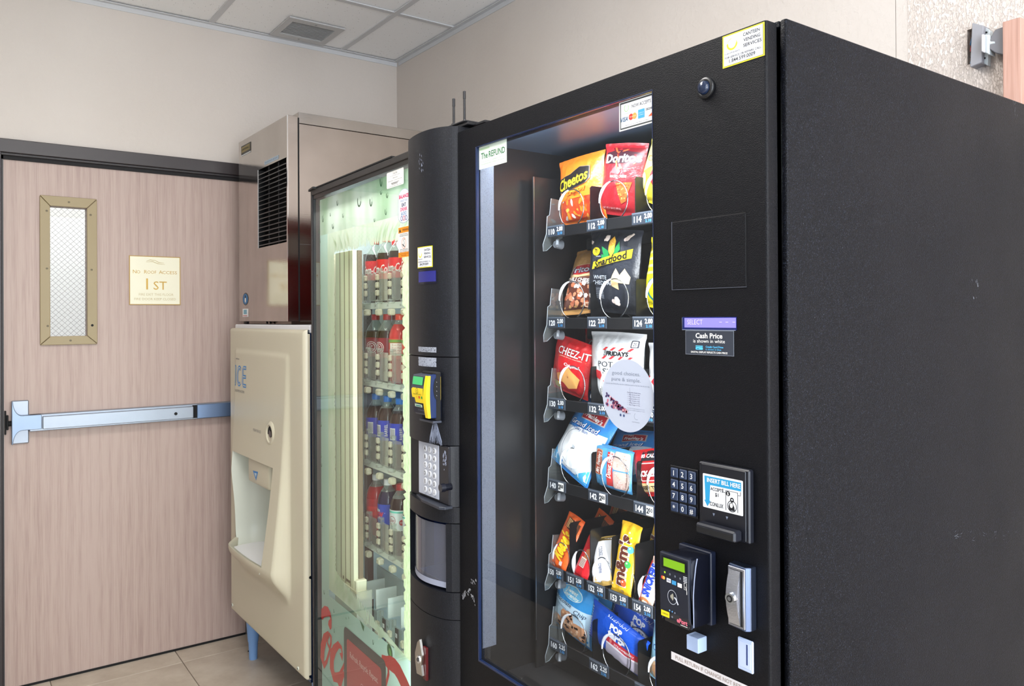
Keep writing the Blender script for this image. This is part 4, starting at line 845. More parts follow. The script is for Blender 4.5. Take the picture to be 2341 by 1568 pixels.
# lock handle low on the column
b = MB(); pts = [(960, 1461), (966, 1499), (964, 1520), (967, 1546), (954, 1539), (950.5, 1510), (950, 1490), (955, 1467)]
L = [(lambda q: (q.x, q.z))(CO.P(x, y, -.055)) for x, y in pts]; b.prism(L, -.057, -.050, M('metal', 190, 186, 180, rough=.3), 'y', .001); lk = b.build('lock_handle', dm)
q = CO.P(957.5, 1507, -.058); b = MB(); b.cyl((q.x, -.0605, q.z), (q.x, -.057, q.z), .0085, .0095, M('chrome', 220, 224, 230), 20); b.cyl((q.x, -.062, q.z), (q.x, -.0604, q.z), .004, .005, M('chrome', 90, 92, 98), 14); b.build('lock_cylinder', lk)
b = MB(); b.box(q.x+.004, q.x+.020, -.05, -.03, q.z-.045, q.z+.03, M('plastic', 80, 10, 16), .001); b.build('handle_pocket', dm)
# ================================================================== SNACK MACHINE
sn = empty('snack_machine', SN.M, 'large black snack vending machine with a keypad and lit spiral trays', 'vending machine')
PWD = M('powder', 8, 9, 14, rough=.44, bump=.6, scale=620, spec=.20, grain=1300, fleck=(26, 29, 37)); PWS = M('powder', 9, 10, 15, rough=.42, bump=1.0, scale=480, spec=.15, grain=700, fleck=(46, 51, 64))
INB = M('plastic', 26, 25, 26, rough=.30)
DX1, WX0, WX1, WZ0, WZ1, ZT = .8105, .0725, .5935, .672, 1.7765, 1.8225
# cabinet shell
b = MB(); x0, x1, y0, y1 = -.002, .8205, .0325, .922
b.box(x1-.012, x1, y0, y1, .06, 1.830, PWS, .004, 3); b.build('side_panel', sn)
b = MB(); b.box(x0, x0+.012, y0, y1, .06, 1.830, PWS, .002); b.build('side_panel', sn)
b = MB(); b.box(x0+.012, x1-.012, y0, y1, 1.820, 1.829, PWS, .001); b.build('top_panel', sn)
b = MB(); b.box(x0+.012, x1-.012, y1-.01, y1, .06, 1.82, PWS); b.build('back_panel', sn)
b = MB(); b.box(x0+.012, x1-.012, y0+.02, y1-.01, .06, .075, PWS); b.build('bottom_panel', sn)
for x in (.05, .77):
    for y in (.08, .86): b = MB(); b.cyl((x, y, 0), (x, y, .06), .022, .018, M('metal', 120, 120, 124), 16); b.build('leg', sn)
# door
b = MB(); YF, YB_ = 0.0, .0235
def fr(ox0, ox1, oz0, oz1): b.box(ox0, ox1, YF, YB_, oz0, oz1, PWD)
t = MB
b.prism([(0, .09), (DX1, .09), (DX1, ZT), (0, ZT)], YF+.0008, YB_, BLK) if False else None
FB = .09
pts_out = [(0, FB), (DX1, FB), (DX1, ZT), (0, ZT)]
b.box(0, WX0, YF, YB_, FB, ZT, PWD, 0); b.box(WX0, WX1, YF, YB_, WZ1, ZT, PWD, 0); b.box(WX0, WX1, YF, YB_, .46, WZ0, PWD, 0); b.box(WX0, WX1, YF, YB_, FB, .24, PWD, 0); b.box(WX1, DX1-.004, YF, YB_, FB, ZT, PWD, 0)
b.prism([(DX1-.004, YF), (DX1-.0025, YF+.0004), (DX1-.0012, YF+.0012), (DX1-.0004, YF+.0025), (DX1, YF+.004), (DX1, YB_), (DX1-.004, YB_)], FB, ZT, PWD, 'z')
b.build('door', sn)
b = MB(); b.box(WX0, WX1, .012, .03, .24, .46, M('plastic', 20, 20, 22, rough=.3), .002); b.box(WX0+.02, WX1-.02, .006, .012, .27, .43, M('plastic', 34, 34, 38, rough=.25), .003); b.build('delivery_flap', sn)
b = MB(); b.box(.02, .79, .0235, .0322, FB+.01, ZT-.01, BLK); 
# (the gasket is a ring: remove the middle)
b.bm.free(); b = MB()
for q in ((.02, WX0-.002, FB+.01, ZT-.01), (WX1+.004, .79, FB+.01, ZT-.01), (WX0-.002, WX1+.004, WZ1+.004, ZT-.01), (WX0-.002, WX1+.004, FB+.01, WZ0-.03)): b.box(q[0], q[1], .0236, .0322, q[2], q[3], BLK)
b.build('door_gasket', sn)
# window surround
b = MB(); EDG = M('plastic', 26, 40, 74, rough=.25); e = .0035
ring(b, WX0-.001, WX1+.0, WZ0-.001, WZ1+.001, WX0+e, WX1-.0005, WZ0+e, WZ1-.001, -.0008, .006, EDG, .0006); b.build('window_trim', sn)
b = MB(); b.box(WX0+.001, WX0+.0035, .009, .044, .697, WZ1-.005, M('powder', 92, 96, 108, rough=.5, bump=.6, scale=500), .0); b.build('window_reveal', sn)['label'] = 'light grey textured strip inside the window edge'
b = MB(); b.rect(WX0, WX1, WZ0, WZ1, M('pane', 240, 243, 243, ior=1.5, mul=.95, haze=.010, hcol=(170, 190, 215)), -.0064); glass = b.build('window_glass', sn)
# inside
b = MB(); LX0, LX1, LY0, LY1, LZ0, LZ1 = .047, .620, .1766, .78, .60, 1.80
b.box(LX0-.006, LX0, LY0, LY1, LZ0, 1.735, INB); b.box(LX1, LX1+.01, .034, LY1, LZ0, LZ1, INB); b.box(LX0-.03, LX1, LY1, LY1+.005, LZ0, LZ1, INB); b.box(LX0-.03, LX1, .034, LY1, LZ1, LZ1+.004, M('plastic', 66, 80, 100, rough=.35)); b.box(LX0-.03, LX1, .034, LY1, LZ0-.005, LZ0, M('plastic', 40, 40, 42, rough=.3)); b.box(LX0-.034, LX0-.03, .034, LY1, LZ0, LZ1, INB)  # top liner coloured blue-grey to imitate the bluish glow at the window top
b.build('interior', sn)
b = MB(); b.box(LX0-.001, LX0+.0003, LY0-.001, LY0+.001, .665, 1.735, M('metal', 170, 172, 180, rough=.3)); b.build('liner_edge', sn)
b = MB(); b.box(.10, .57, .026, .032, 1.789, 1.797, M('emit', 214, 228, 255, s=3.0)); b.build('light_tube', sn)
area('display_light', (0, 0, 0), .46, .03, 6.5, (.86, .93, 1)).matrix_world = SN.M @ Matrix.Translation((.33, .040, 1.794)) @ Matrix.Rotation(radians(28), 4, 'X')
area('display_light', (0, 0, 0), .03, 1.0, 8, (.93, .96, 1)).matrix_world = SN.M @ Matrix.Translation((.612, .045, 1.2)) @ Matrix.Rotation(radians(62), 4, 'Z') @ Matrix.Rotation(radians(90), 4, 'X')
# small fittings on the cabinet floor and the sill
b = MB(); b.box(.085, .21, .05, .12, LZ0, LZ0+.012, M('metal', 70, 76, 84, rough=.4), .001); b.box(.125, .165, .06, .085, LZ0+.012, LZ0+.0135, WHT)
for x in (.105, .175): b.cyl((x, .09, LZ0+.012), (x, .09, LZ0+.022), .004, .003, M('chrome', 220, 220, 220), 10)
b.build('sill_bracket', sn)
# ------------------------------------------------------------------ trays
ROWS = [1.605, 1.398, 1.215, 1.030, .832, .668]; FLO = [.008, .010, .004, .006, -.004, -.004]     # label strips; tray floors lie a little above or below them
TB = M('plastic', 22, 22, 24, rough=.32); TAGM = M('plastic', 52, 58, 68, rough=.3); CL2 = M('clear', 232, 236, 236, rough=.05, haze=.05, mul=1.6, add=.03); EDGEW = M('plastic', 150, 156, 162, rough=.3)
PX = [.109 + .1365*k for k in range(4)]; PN = [.100 + .0685*k for k in range(7)]
def planeX(px, py, xv):
    c = SN.I @ CAM; r = SN.I.to_3x3() @ ray(px, py); t = (xv - c.x)/r.x; return c + r*t
SIDE = [planeX(*q, .078) for q in ((1259.8, 453.6), (1256, 491.5), (1250.7, 494.8), (1248.6, 535), (1241, 558.7), (1241.6, 574), (1249.6, 572.8), (1269, 554))]
NUM = [['110', '112', '114', '116'], ['120', '122', '124', '126'], ['130', '132', '134', '136'], ['140', '142', '144', '146'], ['150', '151', '152', '153', '154', '155'], ['160', '162', '164', '166']]
CARD = M('print', 70, 150, 215); TWH = M('print', 232, 234, 238)
WIRE = M('wire', 186, 190, 196); WPL = M('plastic', 226, 228, 234, rough=.35)
for r, z in enumerate(ROWS):
    t = empty('tray', Matrix()); t.parent = sn; t.matrix_parent_inverse = Matrix()
    zf = z + FLO[r] - .004; b = MB(); b.box(.078, .615, .195, .70, zf-.004, zf, TB); b.box(.078, .615, .193, .197, z-.014, z+.010, TB, .001); b.box(.098, .60, .290, .315, z-.040, z-.012, M('plastic', 34, 36, 38, rough=.3), .003); b.build('shelf', t)
    b = MB(); b.cyl((.100, .196, z-.030), (.100, .214, z-.030), .008, .011, M('plastic', 96, 100, 106, rough=.3), 12); b.cyl((.112, .192, z-.034), (.104, .2, z-.02), .004, .004, M('plastic', 120, 124, 130), 8); b.build('slide_stop', t)
    b = MB(); dz = z - ROWS[0]; S = [(p.y, p.z+dz) for p in SIDE] + [(.235, z-.012), (.235, z+.075)]
    b.prism(S, .0775, .0795, CL2, 'x'); b.tube([(.0785, a, c2) for a, c2 in S[:8]], .0008, EDGEW, 5); b.build('side_guard', t)
    xs_ = PN if r == 4 else PX
    for k, x in enumerate(xs_):
        if x > .60: continue
        hw = .030 if r != 4 else .028
        if k:
            xb = x-hw-.0022; b = MB(); hgt = .088 if r != 4 else .118
            b.prism([(.202, zf), (.70, zf), (.70, z+hgt), (.206, z+hgt), (.202, z+hgt-.004)], xb-.001, xb+.001, M('plastic', 15, 15, 16, rough=.35), 'x'); b.build('divider', t)
        if k >= len(NUM[r]): continue
        b = MB(); b.map = lambda a, bb, c: Vector((a, .1925 - c, bb)); b.box(x-hw, x+hw, .189, .1925, z-.0125, z+.0125, TAGM, .0008); b.rect(x-hw+.001, x+hw-.001, z+.009, z+.0115, M('print', 90, 98, 110), .0037)
        b.text(NUM[r][k], x-hw*.42, z-.0015, .0115, TWH, w=.021 if r != 4 else .0185, c=.0038, bold=.03)
        if r == 3: b.rect(x+.006, x+.025, z-.010, z+.0085, WHT, .0038); b.text('2', x+.0105, z-.001, .010, INK, c=.0042, bold=.04); b.text('50', x+.0185, z+.0008, .007, INK, c=.0042, bold=.04)
        else:
            pr = '2.25' if r == 5 else '2.00'; b.text(pr, x+hw*.53, z+.003, .009, TWH, w=.021 if r != 4 else .018, c=.0038, bold=.03); b.text('2.10' if r != 5 else '2.35', x+hw*.55, z-.0068, .0052, CARD, w=.016, c=.0038, bold=.03)
        b.build('price_tag', t)['label'] = 'price tag ' + NUM[r][k]
    # wire spirals
    for k, x in enumerate(xs_):
        if x > .58 or (r == 4 and x > .5): continue
        rx_, rz_ = (.042, .042) if r != 4 else (.0270, .036); xc_ = x + (.037 if r != 4 else .007); zc_ = zf + .0016 + rz_; pts = []
        turns, pitch, N_ = 6, .064, 28
        for i in range(turns*N_+1):      # each turn nearly flat, stepping back to the next one under the goods
            f_ = i/N_; fr_ = f_ % 1; a = -pi/2 - 2*pi*f_; st = int(f_ + 1e-9) + sm((fr_-.93)/.07)
            pts.append((xc_ + rx_*cos(a), .206 + pitch*st, zc_ + rz_*sin(a)))
        b = MB(); b.tube(pts, .00135, WIRE, 5); co = b.build('spiral', t)
        # white plastic flag clipped on the first turn
        seg = pts[7:14] if r != 4 else pts[3:12]; n_ = len(seg)
        b = MB(); b.tube([(p[0], p[1]-.002, p[2]) for p in seg], [.0015 + (.0022 if r != 4 else .0036)*sin(pi*(i+.5)/n_)**2 for i in range(n_)], WPL, 7); b.build('spiral_flag', t) 
# ------------------------------------------------------------------ stickers on the window
b = MB(); b.map = onplane(.0060); x0, x1, z0, z1 = .5100, .5930, 1.7255, 1.7745; W_, H_ = x1-x0, z1-z0
b.rect(x0, x1, z0, z1, WHT, .0002); b.rect(x0+.0025, x1-.0, z0+.0022, z1-.0015, M('print', 70, 74, 74), .0004); b.rect(x0+.005, x1-.002, z0+.0046, z1-.0042, M('print', 238, 240, 246), .0006)
f = lambda q: x0+q*W_
g = lambda q: z0+q*H_
b.arc(f(.22), g(.75), .0050, .0058, 120, 400, .0011, M('print', 150, 210, 130), .0009); b.text('canteen', f(.22), g(.57), .0024, M('print', 140, 150, 150), w=W_*.24, c=.0009)
b.text('NOW ACCEPTS', f(.64), g(.75), .0056, INK, w=W_*.53, c=.0009); b.text('VISA', f(.155), g(.375), .0072, M('print', 20, 80, 120), w=W_*.20, c=.0009, italic=.3, bold=.02)
b.ell(f(.35), g(.40), .0054, .0054, M('print', 214, 56, 46), .0009); b.ell(f(.45), g(.40), .0054, .0054, M('print', 238, 160, 80), .0010); b.text('MasterCard', f(.40), g(.40), .0018, M('print', 235, 225, 220), w=.015, c=.0013)
b.rect(f(.55), f(.73), g(.26), g(.56), M('print', 66, 160, 205), .0009); b.text('AMERICAN', f(.64), g(.44), .0018, M('print', 190, 220, 235), w=.012, c=.0012); b.text('EXPRESS', f(.64), g(.37), .0018, M('print', 190, 220, 235), w=.011, c=.0012)
b.text('DISCOVER', f(.87), g(.50), .0036, INK, w=W_*.21, c=.0009, bold=.02); b.poly([(f(.82), g(.24)), (f(.98), g(.24)), (f(.98), g(.40))], M('print', 232, 96, 50), .0009)
b.text('*Machine does not accept MasterCard debit', f(.5), g(.15), .0020, INK, w=W_*.66, c=.0009); b.build('cards_sticker', glass)
b = MB(); b.map = onplane(.0060); x0, x1, z0, z1 = .0765, .1790, 1.7280, 1.7765; W_ = x1-x0; GRN = M('print', 50, 110, 72)
b.rect(x0, x1, z0, z1, M('print', 226, 240, 226), .0002); b.rect(x0+.002, x0+.040, z1-.008, z1-.004, M('print', 190, 220, 180), .0004); b.text('The', x0+W_*.20, z0+.0275, .0125, GRN, w=W_*.25, c=.0006, bold=.01); b.text('REFUND', x0+W_*.655, z0+.0275, .0125, GRN, w=W_*.58, c=.0006, bold=.01)
b.text('Guaranteed Delivery Service', x0+W_*.5, z0+.0155, .0048, M('print', 186, 216, 190), w=W_*.86, c=.0006); b.text('You are guaranteed delivery of product or your money back', x0+W_*.5, z0+.0098, .0022, M('print', 130, 160, 136), w=W_*.86, c=.0006); b.build('refund_sticker', glass)
b = MB(); b.map = onplane(.0060); xc_, zc_, R0 = .5255, 1.2765, .0615; b.ell(xc_, zc_, R0, R0, M('print', 186, 194, 212, rough=.4), .0002, 56); TG = M('print', 132, 142, 160); TD = M('print', 96, 92, 120)
b.text('good choices.', xc_-.003, zc_+.0375, .0062, TG, w=.068, c=.0005); b.text('pure & simple.', xc_-.003, zc_+.0270, .0062, TG, w=.070, c=.0005); b.text('Look for the Choice Plus icon for a delicious snack to fuel the rest of your day.', xc_, zc_+.0185, .0021, TG, w=.105, c=.0005)
b.text('Choice Plus Snacks have:', xc_+.016, zc_+.006, .0020, TD, w=.032, al='c', c=.0005)
for k, t_ in enumerate(('250 calories or less', '10g of fat or less', '3g saturated fat or less', '0g trans fat', '230mg sodium or less', '20g of sugar or less')): b.text(t_, xc_+.004, zc_+.0025-k*.0034, .0017, TD, w=.026, al='l', c=.0005); b.ell(xc_+.001, zc_+.0025-k*.0034, .0004, .0004, TD, .0005, 6)
for k in range(2): b.text('*These items are approved guidelines for snacks', xc_+.020, zc_-.0205-k*.003, .0014, TG, w=.042, c=.0005)
b.text('Brought to you by', xc_-.0, zc_-.0295, .0016, TD, w=.016, c=.0005); b.arc(xc_+.022, zc_-.033, .0055, .0055, 120, 300, .0005, TG, .0005); b.text('canteen', xc_+.020, zc_-.0425, .0020, TG, w=.018, c=.0005); b.stroke([(xc_+.006, zc_+.014), (xc_+.009, zc_-.012)], .0003, TD, .0006)
rj = random.Random(4)
for k in range(70):
    u, v_ = rj.random(), rj.random(); x = xc_ - .052 + .052*u; z = zc_ - .004 - .022*u - .020*v_*(1.1-u) + .006*(1-u)
    if (x-xc_)**2 + (z-zc_)**2 < (R0-.004)**2: b.ell(x, z, .0022+.001*rj.random(), .0016+.001*rj.random(), M('print', *rj.choice(((84, 40, 80), (120, 52, 84), (196, 110, 130), (170, 96, 118), (60, 44, 92), (222, 170, 180)))), .0005+.0001*(k % 5), 9, rot=rj.random()*3)
for x, z in ((-.016, -.034), (-.008, -.0345), (-.004, -.026)): b.ell(xc_+x, zc_+z, .0022, .0024, M('print', 60, 76, 120), .0006, 10)
b.build('round_sign', glass)['label'] = 'round white sign with berries behind the glass'
# ------------------------------------------------------------------ control panel
sticker(sn, onplane(-.0002), .7355, .8085, 1.7735, 1.8205)
b = MB(); b.map = onplane(0)
cam_ = MB(); cx_, cz_ = .704, 1.7525; cam_.lathe([(.0162, -.0002), (.0162, -.003), (.0150, -.0048), (.0115, -.0055), (.0105, -.005)], (cx_, 0, cz_), M('plastic', 20, 21, 24, rough=.35), 32, 'y'); cm_ = cam_.build('camera_dome', sn)
b = MB(); b.lathe([(.0106, -.004), (.0098, -.0085), (.0075, -.0112), (.0038, -.0128), (0.00001, -.0133)], (cx_, 0, cz_), M('gloss', 26, 38, 62, rough=.04), 24, 'y'); b.build('lens', cm_)
b = MB(); x0, x1, z0, z1 = .635, .7745, 1.4525, 1.5575; b.box(x0, x1, -.0012, -.0002, z0, z1, PWD, .0004); b.build('service_hatch', sn)
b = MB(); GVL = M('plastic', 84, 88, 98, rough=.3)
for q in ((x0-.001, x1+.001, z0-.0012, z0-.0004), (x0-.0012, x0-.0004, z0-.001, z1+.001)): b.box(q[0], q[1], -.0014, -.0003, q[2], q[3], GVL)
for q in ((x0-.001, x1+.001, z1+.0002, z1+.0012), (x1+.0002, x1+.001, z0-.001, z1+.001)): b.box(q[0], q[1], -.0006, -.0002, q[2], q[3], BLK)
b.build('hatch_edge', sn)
b = MB(); b.map = onplane(-.0002); b.rect(.6545, .7575, 1.3895, 1.4090, M('plastic', 22, 34, 96, rough=.2), .0002); b.rect(.6590, .7565, 1.3930, 1.4075, M('screen', 118, 112, 214, s=.75), .0006)
LT = M('screen', 190, 180, 245, s=.6); b.text('SELECT', .680, 1.4012, .0072, LT, w=.030, c=.0010)
for x in (.729, .7405, .753): b.rect(x-.0024, x+.0024, 1.4008, 1.4016, LT, .0010)
b.stroke([(.6545, 1.408), (.6545, 1.3893), (.7560, 1.3893)], .0007, M('print', 140, 150, 170), .0008); b.build('display', sn)
b = MB(); b.map = onplane(-.0002); x0, x1, z0, z1 = .6605, .7525, 1.3515, 1.3885; xm = (x0+x1)/2; b.rect(x0, x1, z0, z1, M('print', 130, 138, 150), .0002); b.rect(x0+.0008, x1-.0008, z0+.0007, z1-.0007, M('print', 46, 52, 64), .0004); CB = M('print', 84, 190, 240)
b.text('Cash Price', xm, z1-.0078, .0072, WHT, w=.051, c=.0007, bold=.025); b.text('is shown in white', xm, z1-.0158, .0052, WHT, w=.060, c=.0007)
b.rrect(xm-.0255, xm-.0115, z0+.0078, z0+.0118, .001, CB, .0006); b.rrect(xm-.0255, xm-.0115, z0+.0125, z0+.0140, .0006, CB, .0007); b.rect(xm-.023, xm-.0185, z0+.0092, z0+.0098, INK, .0009)
b.text('Credit Card Price', xm+.0105, z0+.0125, .0028, CB, w=.033, c=.0007, bold=.02); b.text('is shown in blue', xm+.0085, z0+.0088, .0026, CB, w=.029, c=.0007); b.text('DIGITAL DISPLAY REFLECTS CASH PRICE', xm, z0+.0042, .0026, WHT, w=.069, c=.0007, bold=.02); b.build('price_notice', sn)
kp = empty('keypad', Matrix()); kp.parent = sn; kp.matrix_parent_inverse = Matrix()
x0, x1, z0, z1 = .6285, .6845, 1.1020, 1.1760; b = MB(); b.box(x0, x1, -.0015, -.0002, z0, z1, M('plastic', 14, 16, 22), .0004); b.build('keypad_plate', kp)
KM = M('plastic', 42, 56, 84, rough=.35)
for i, ch in enumerate('123456789*0#'):
    cx_ = x0 + .0105 + (i % 3)*.0178; cz_ = z1 - .0105 - (i//3)*.0178; b = MB(); b.box(cx_-.0074, cx_+.0074, -.0052, -.0015, cz_-.0074, cz_+.0074, KM, .0012); b.map = onplane(-.0053); b.text(ch, cx_, cz_ - (.001 if ch == '*' else 0), .0078, WHT, c=.0003, bold=.01); b.build('key', kp)
# bill acceptor
ba = empty('bill_acceptor', Matrix()); ba.parent = sn; ba.matrix_parent_inverse = Matrix()
b = MB(); b.box(.694, .786, -.011, -.0002, 1.0880, 1.1925, M('plastic', 24, 26, 34, rough=.33), .002); b.box(.700, .781, -.0128, -.011, 1.0905, 1.1905, M('plastic', 20, 22, 30, rough=.3), .001); b.build('faceplate', ba)
b = MB(); b.map = onplane(-.0129); x0, x1, z0, z1 = .7040, .7765, 1.1265, 1.1765; CY_ = M('print', 40, 150, 200); b.rrect(x0, x1, z0, z1, .0015, M('print', 238, 240, 244), .0002); b.poly([(x0+.003, z1-.003), (x1-.003, z1-.003), (x1-.003, z1-.0155), (x0+.014, z1-.0155), (x0+.0125, z0+.011), (x0+.0145, z0+.011), (x0+.0085, z0+.002), (x0+.0025, z0+.011), (x0+.0048, z0+.011)], CY_, .0004)
b.text('INSERT BILL HERE', (x0+x1)/2+.002, z1-.0085, .0060, WHT, w=.060, c=.0007, bold=.02); b.text('ACCEPTS', x0+.0260, z1-.0205, .0046, INK, w=.0230, c=.0005, bold=.02); b.text('$1', x0+.0260, z1-.0280, .0050, INK, c=.0005, bold=.02); b.text('CONLUX', x0+.0255, z0+.0072, .0055, INK, w=.0250, c=.0005, bold=.02)
XB = x0+.0525
b.stroke([(XB-.015, z1-.0165), (XB-.015, z1-.022), (XB-.011, z1-.022)], .0009, INK, .0006); b.stroke([(XB+.016, z1-.0165), (XB+.016, z1-.022), (XB+.012, z1-.022)], .0009, INK, .0006); b.stroke([(XB-.010, z0+.003), (XB-.010, z1-.0185), (XB+.011, z1-.0185), (XB+.011, z0+.003)], .0010, INK, .0005); b.ell(XB-.006, z1-.0225, .0038, .0036, INK, .0006); b.text('$', XB-.006, z1-.0225, .0044, WHT, c=.0009); b.arc(XB+.001, z1-.0305, .0026, .0026, 0, 360, .0018, INK, .0006, 14)
b.arc(XB+.001, z0+.0105, .0078, .0078, 0, 360, .0011, INK, .0006, 18); b.poly([(XB-.004, z0+.004), (XB+.006, z0+.0045), (XB+.005, z0+.010), (XB+.001, z0+.0165), (XB-.003, z0+.0145), (XB-.005, z0+.010)], INK, .0007); b.ell(XB, z0+.0115, .0026, .0034, WHT, .0009); b.build('bill_label', ba)
b = MB(); b.box(.7035, .7750, -.030, -.0128, 1.0905, 1.1060, M('plastic', 30, 32, 40, rough=.28), .0025); b.box(.7060, .7725, -.0303, -.0295, 1.0925, 1.1010, BLK); b.build('bill_slot', ba)
b = MB(); b.map = onplane(-.0129)
for x in (.724, .748): b.poly([(x-.0022, 1.1205), (x+.0022, 1.1205), (x, 1.1160)], M('print', 120, 130, 150), .0002)
b.build('arrow_marks', ba)
# card reader
rd = empty('card_reader', Matrix()); rd.parent = sn; rd.matrix_parent_inverse = Matrix(); RB = M('gloss', 14, 16, 26, rough=.22)
YR = -.066; p = [SN.P(*q, YR) for q in ((1508, 1258), (1573, 1285), (1509, 1408), (1580, 1443))]; x0, x1 = (p[0].x+p[2].x)/2, (p[1].x+p[3].x)/2 - .001; z1, z0 = p[0].z - .001, (p[2].z+p[3].z)/2
b = MB(); b.box(x0-.012, .7175, -.012, -.0003, .9520, 1.0605, M('plastic', 24, 30, 48, rough=.3), .0015); b.box(x0+.002, .7165, -.060, -.012, .956, 1.0585, RB, .003, 2); b.build('reader_body', rd)
b = MB(); b.prism([(YR+.008, z0), (YR, z0+.012), (YR-.001, (z0+z1)/2), (YR, z1-.022), (YR-.0005, z1), (-.0601, z1+.0005), (-.0601, z0-.001)], x0, x1, M('plastic', 30, 34, 46, rough=.3), 'x', .0012)
b.tube([(x1+.004, -.061, z0+.002), (x1+.0045, -.062, (z0+z1)/2), (x1+.0045, -.060, z1-.03), (x1+.002, -.054, z1-.012), (x1-.002, -.046, z1-.002)], .0009, M('plastic', 130, 140, 165), 5); b.build('reader_face', rd)
def rp(px, py): q = SN.P(px, py, YR-.001); return q.x, q.z
b = MB(); b.map = onplane(YR-.0012)
def quad(a, b2): xa, za = a; xb, zb = b2; return xa, xb, min(za, zb), max(za, zb)
LC = M('screen', 112, 160, 24, s=.35); xa, za = rp(1514, 1271); xb, zb = rp(1566, 1311); b.rect(xa-.001, xb+.002, zb-.002, za+.001, M('gloss', 14, 18, 20), .0002); b.rect(xa+.003, xb, zb+.001, za-.001, LC, .0005)
for k, cc in enumerate(((170, 220, 40), (110, 115, 128), (110, 115, 128), (110, 115, 128))): x, z = rp(1520.5+11.7*k, 1307.5+5.0*k); b.ell(x, z, .0016, .0017, M('print', *cc), .0004, 12)
x, z = rp(1516.5, 1319.5); b.ell(x-.0014, z, .0026, .0026, M('print', 214, 60, 50), .0004, 14); b.ell(x+.0016, z, .0026, .0026, M('print', 240, 180, 80), .0006, 14)
for k, (px, py, cc) in enumerate(((1529.5, 1326.5, (222, 224, 228)), (1541.5, 1332, (60, 150, 205)), (1554.5, 1338, (236, 232, 228)))): x, z = rp(px, py); b.rect(x-.0042, x+.0042, z-.0030, z+.0030, M('print', *cc), .0004)
x, z = rp(1529.5, 1326.5); b.text('VISA', x, z, .0022, M('print', 40, 60, 120), w=.006, c=.0007, italic=.2)
x, z = rp(1567, 1325)
for k in range(4): b.rect(x-.0036, x+.0036, z+.0030-k*.0022, z+.0040-k*.0022, M('print', 220, 224, 232), .0004)
b.stroke([(x-.002, z-.005), (x-.002, z-.0145), (x+.0025, z-.0145), (x+.0025, z-.005), (x-.002, z-.005)], .0007, WHT, .0004); b.stroke([(x, z-.010), (x+.003, z-.016), (x+.003, z-.021)], .0009, WHT, .0005)
x, z = rp(1537.5, 1365); b.arc(x, z, .0088, .0102, 0, 360, .0007, M('print', 200, 206, 218), .0004, 28)
for k in range(4): b.arc(x-.0048, z+.0006, .0020+.0016*k, .0026+.0018*k, -38, 38, .0008, M('print', 214, 210, 190), .0005, 7)
b.stroke([(x+.0042, z+.0010), (x+.0075, z-.0010), (x+.0115, z-.0080)], .0024, M('print', 206, 210, 220), .0006)
x, z = rp(1521.5, 1402.5); b.rrect(x-.0082, x+.0082, z-.0042, z+.0042, .0008, M('print', 240, 220, 30), .0004); b.text('COMPLETE', x, z, .0024, INK, w=.012, c=.0007)
for k, cc in enumerate(((130, 190, 240), (90, 160, 230), (130, 136, 150))): x, z = rp(1531.5+6*k, 1395+3*k); b.ell(x, z, .0012, .0012, M('print', *cc), .0004, 10)
x, z = rp(1537.5, 1410); b.ell(x, z, .0014, .0015, M('print', 120, 126, 140), .0004, 10); x, z = rp(1560, 1421); b.text('ePort', x, z, .0062, M('print', 222, 110, 130), w=.0200, c=.0005, bold=.04); b.rect(x-.003, x+.010, z-.0058, z-.0050, WHT, .0004); b.build('reader_graphics', rd)
# T-handle lock
lk = empty('handle_lock', Matrix()); lk.parent = sn; lk.matrix_parent_inverse = Matrix(); CH = M('metal', 196, 200, 212, rough=.28); CHW = M('metal', 186, 190, 200, rough=.42, bump=.5, scale=420)
b = MB(); b.prism([(.7505, 0), (.7530, -.016), (.7835, -.019), (.7885, -.013), (.7885, 0)], .9665, 1.0560, M('metal', 120, 136, 170, rough=.3), 'z', .001); b.box(.7545, .7835, -.0200, -.0165, .9690, 1.0535, CH, .0006); b.build('housing', lk)
b = MB(); b.box(.7585, .7800, -.0204, -.0198, .9720, 1.0500, BLK); b.build('recess', lk)
b = MB(); n_ = 12; PF = [(-.0212 - .0075*sin(pi*i/n_), .9730+.0765*i/n_) for i in range(n_+1)]; b.prism(PF + [(-.0205, 1.0495), (-.0205, .9730)], .7575, .7765, CHW, 'x'); b.build('handle', lk)
b = MB(); x, z = .7680, 1.0120; b.cyl((x, -.0335, z), (x, -.0262, z), .0078, .0088, M('chrome', 200, 206, 212), 24); b.cyl((x, -.0338, z), (x, -.0334, z), .0050, .0050, BLK, 18); b.cyl((x, -.0345, z), (x, -.0336, z), .0030, .0030, M('chrome', 170, 176, 184), 14); b.build('lock_cylinder', lk)
# coin return button, coin slot, notice strip
CBM = M('plastic', 168, 188, 224, rough=.45)
b = MB(); b.box(.6760, .6990, -.0200, -.0003, .9070, .9290, CBM, .0008); b.build('return_button', sn)
b = MB(); b.box(.7580, .7845, -.0045, -.0003, .9030, .9490, M('plastic', 188, 204, 236, rough=.4), .0015); b.box(.7615, .7815, -.0050, -.0044, .9080, .9445, M('plastic', 196, 210, 240, rough=.4), .0004); b.box(.7742, .7764, -.0053, -.0049, .9135, .9425, M('plastic', 26, 50, 110)); b.build('coin_slot', sn)
b = MB(); b.map = onplane(-.0002); b.rect(.6270, .8000, .8695, .8820, M('print', 226, 222, 224), .0002); b.text('PULL RETURN IF CHANGE NOT RETURNING', .7130, .8757, .0058, M('print', 150, 130, 120), w=.154, c=.0005); b.build('notice_strip', sn)
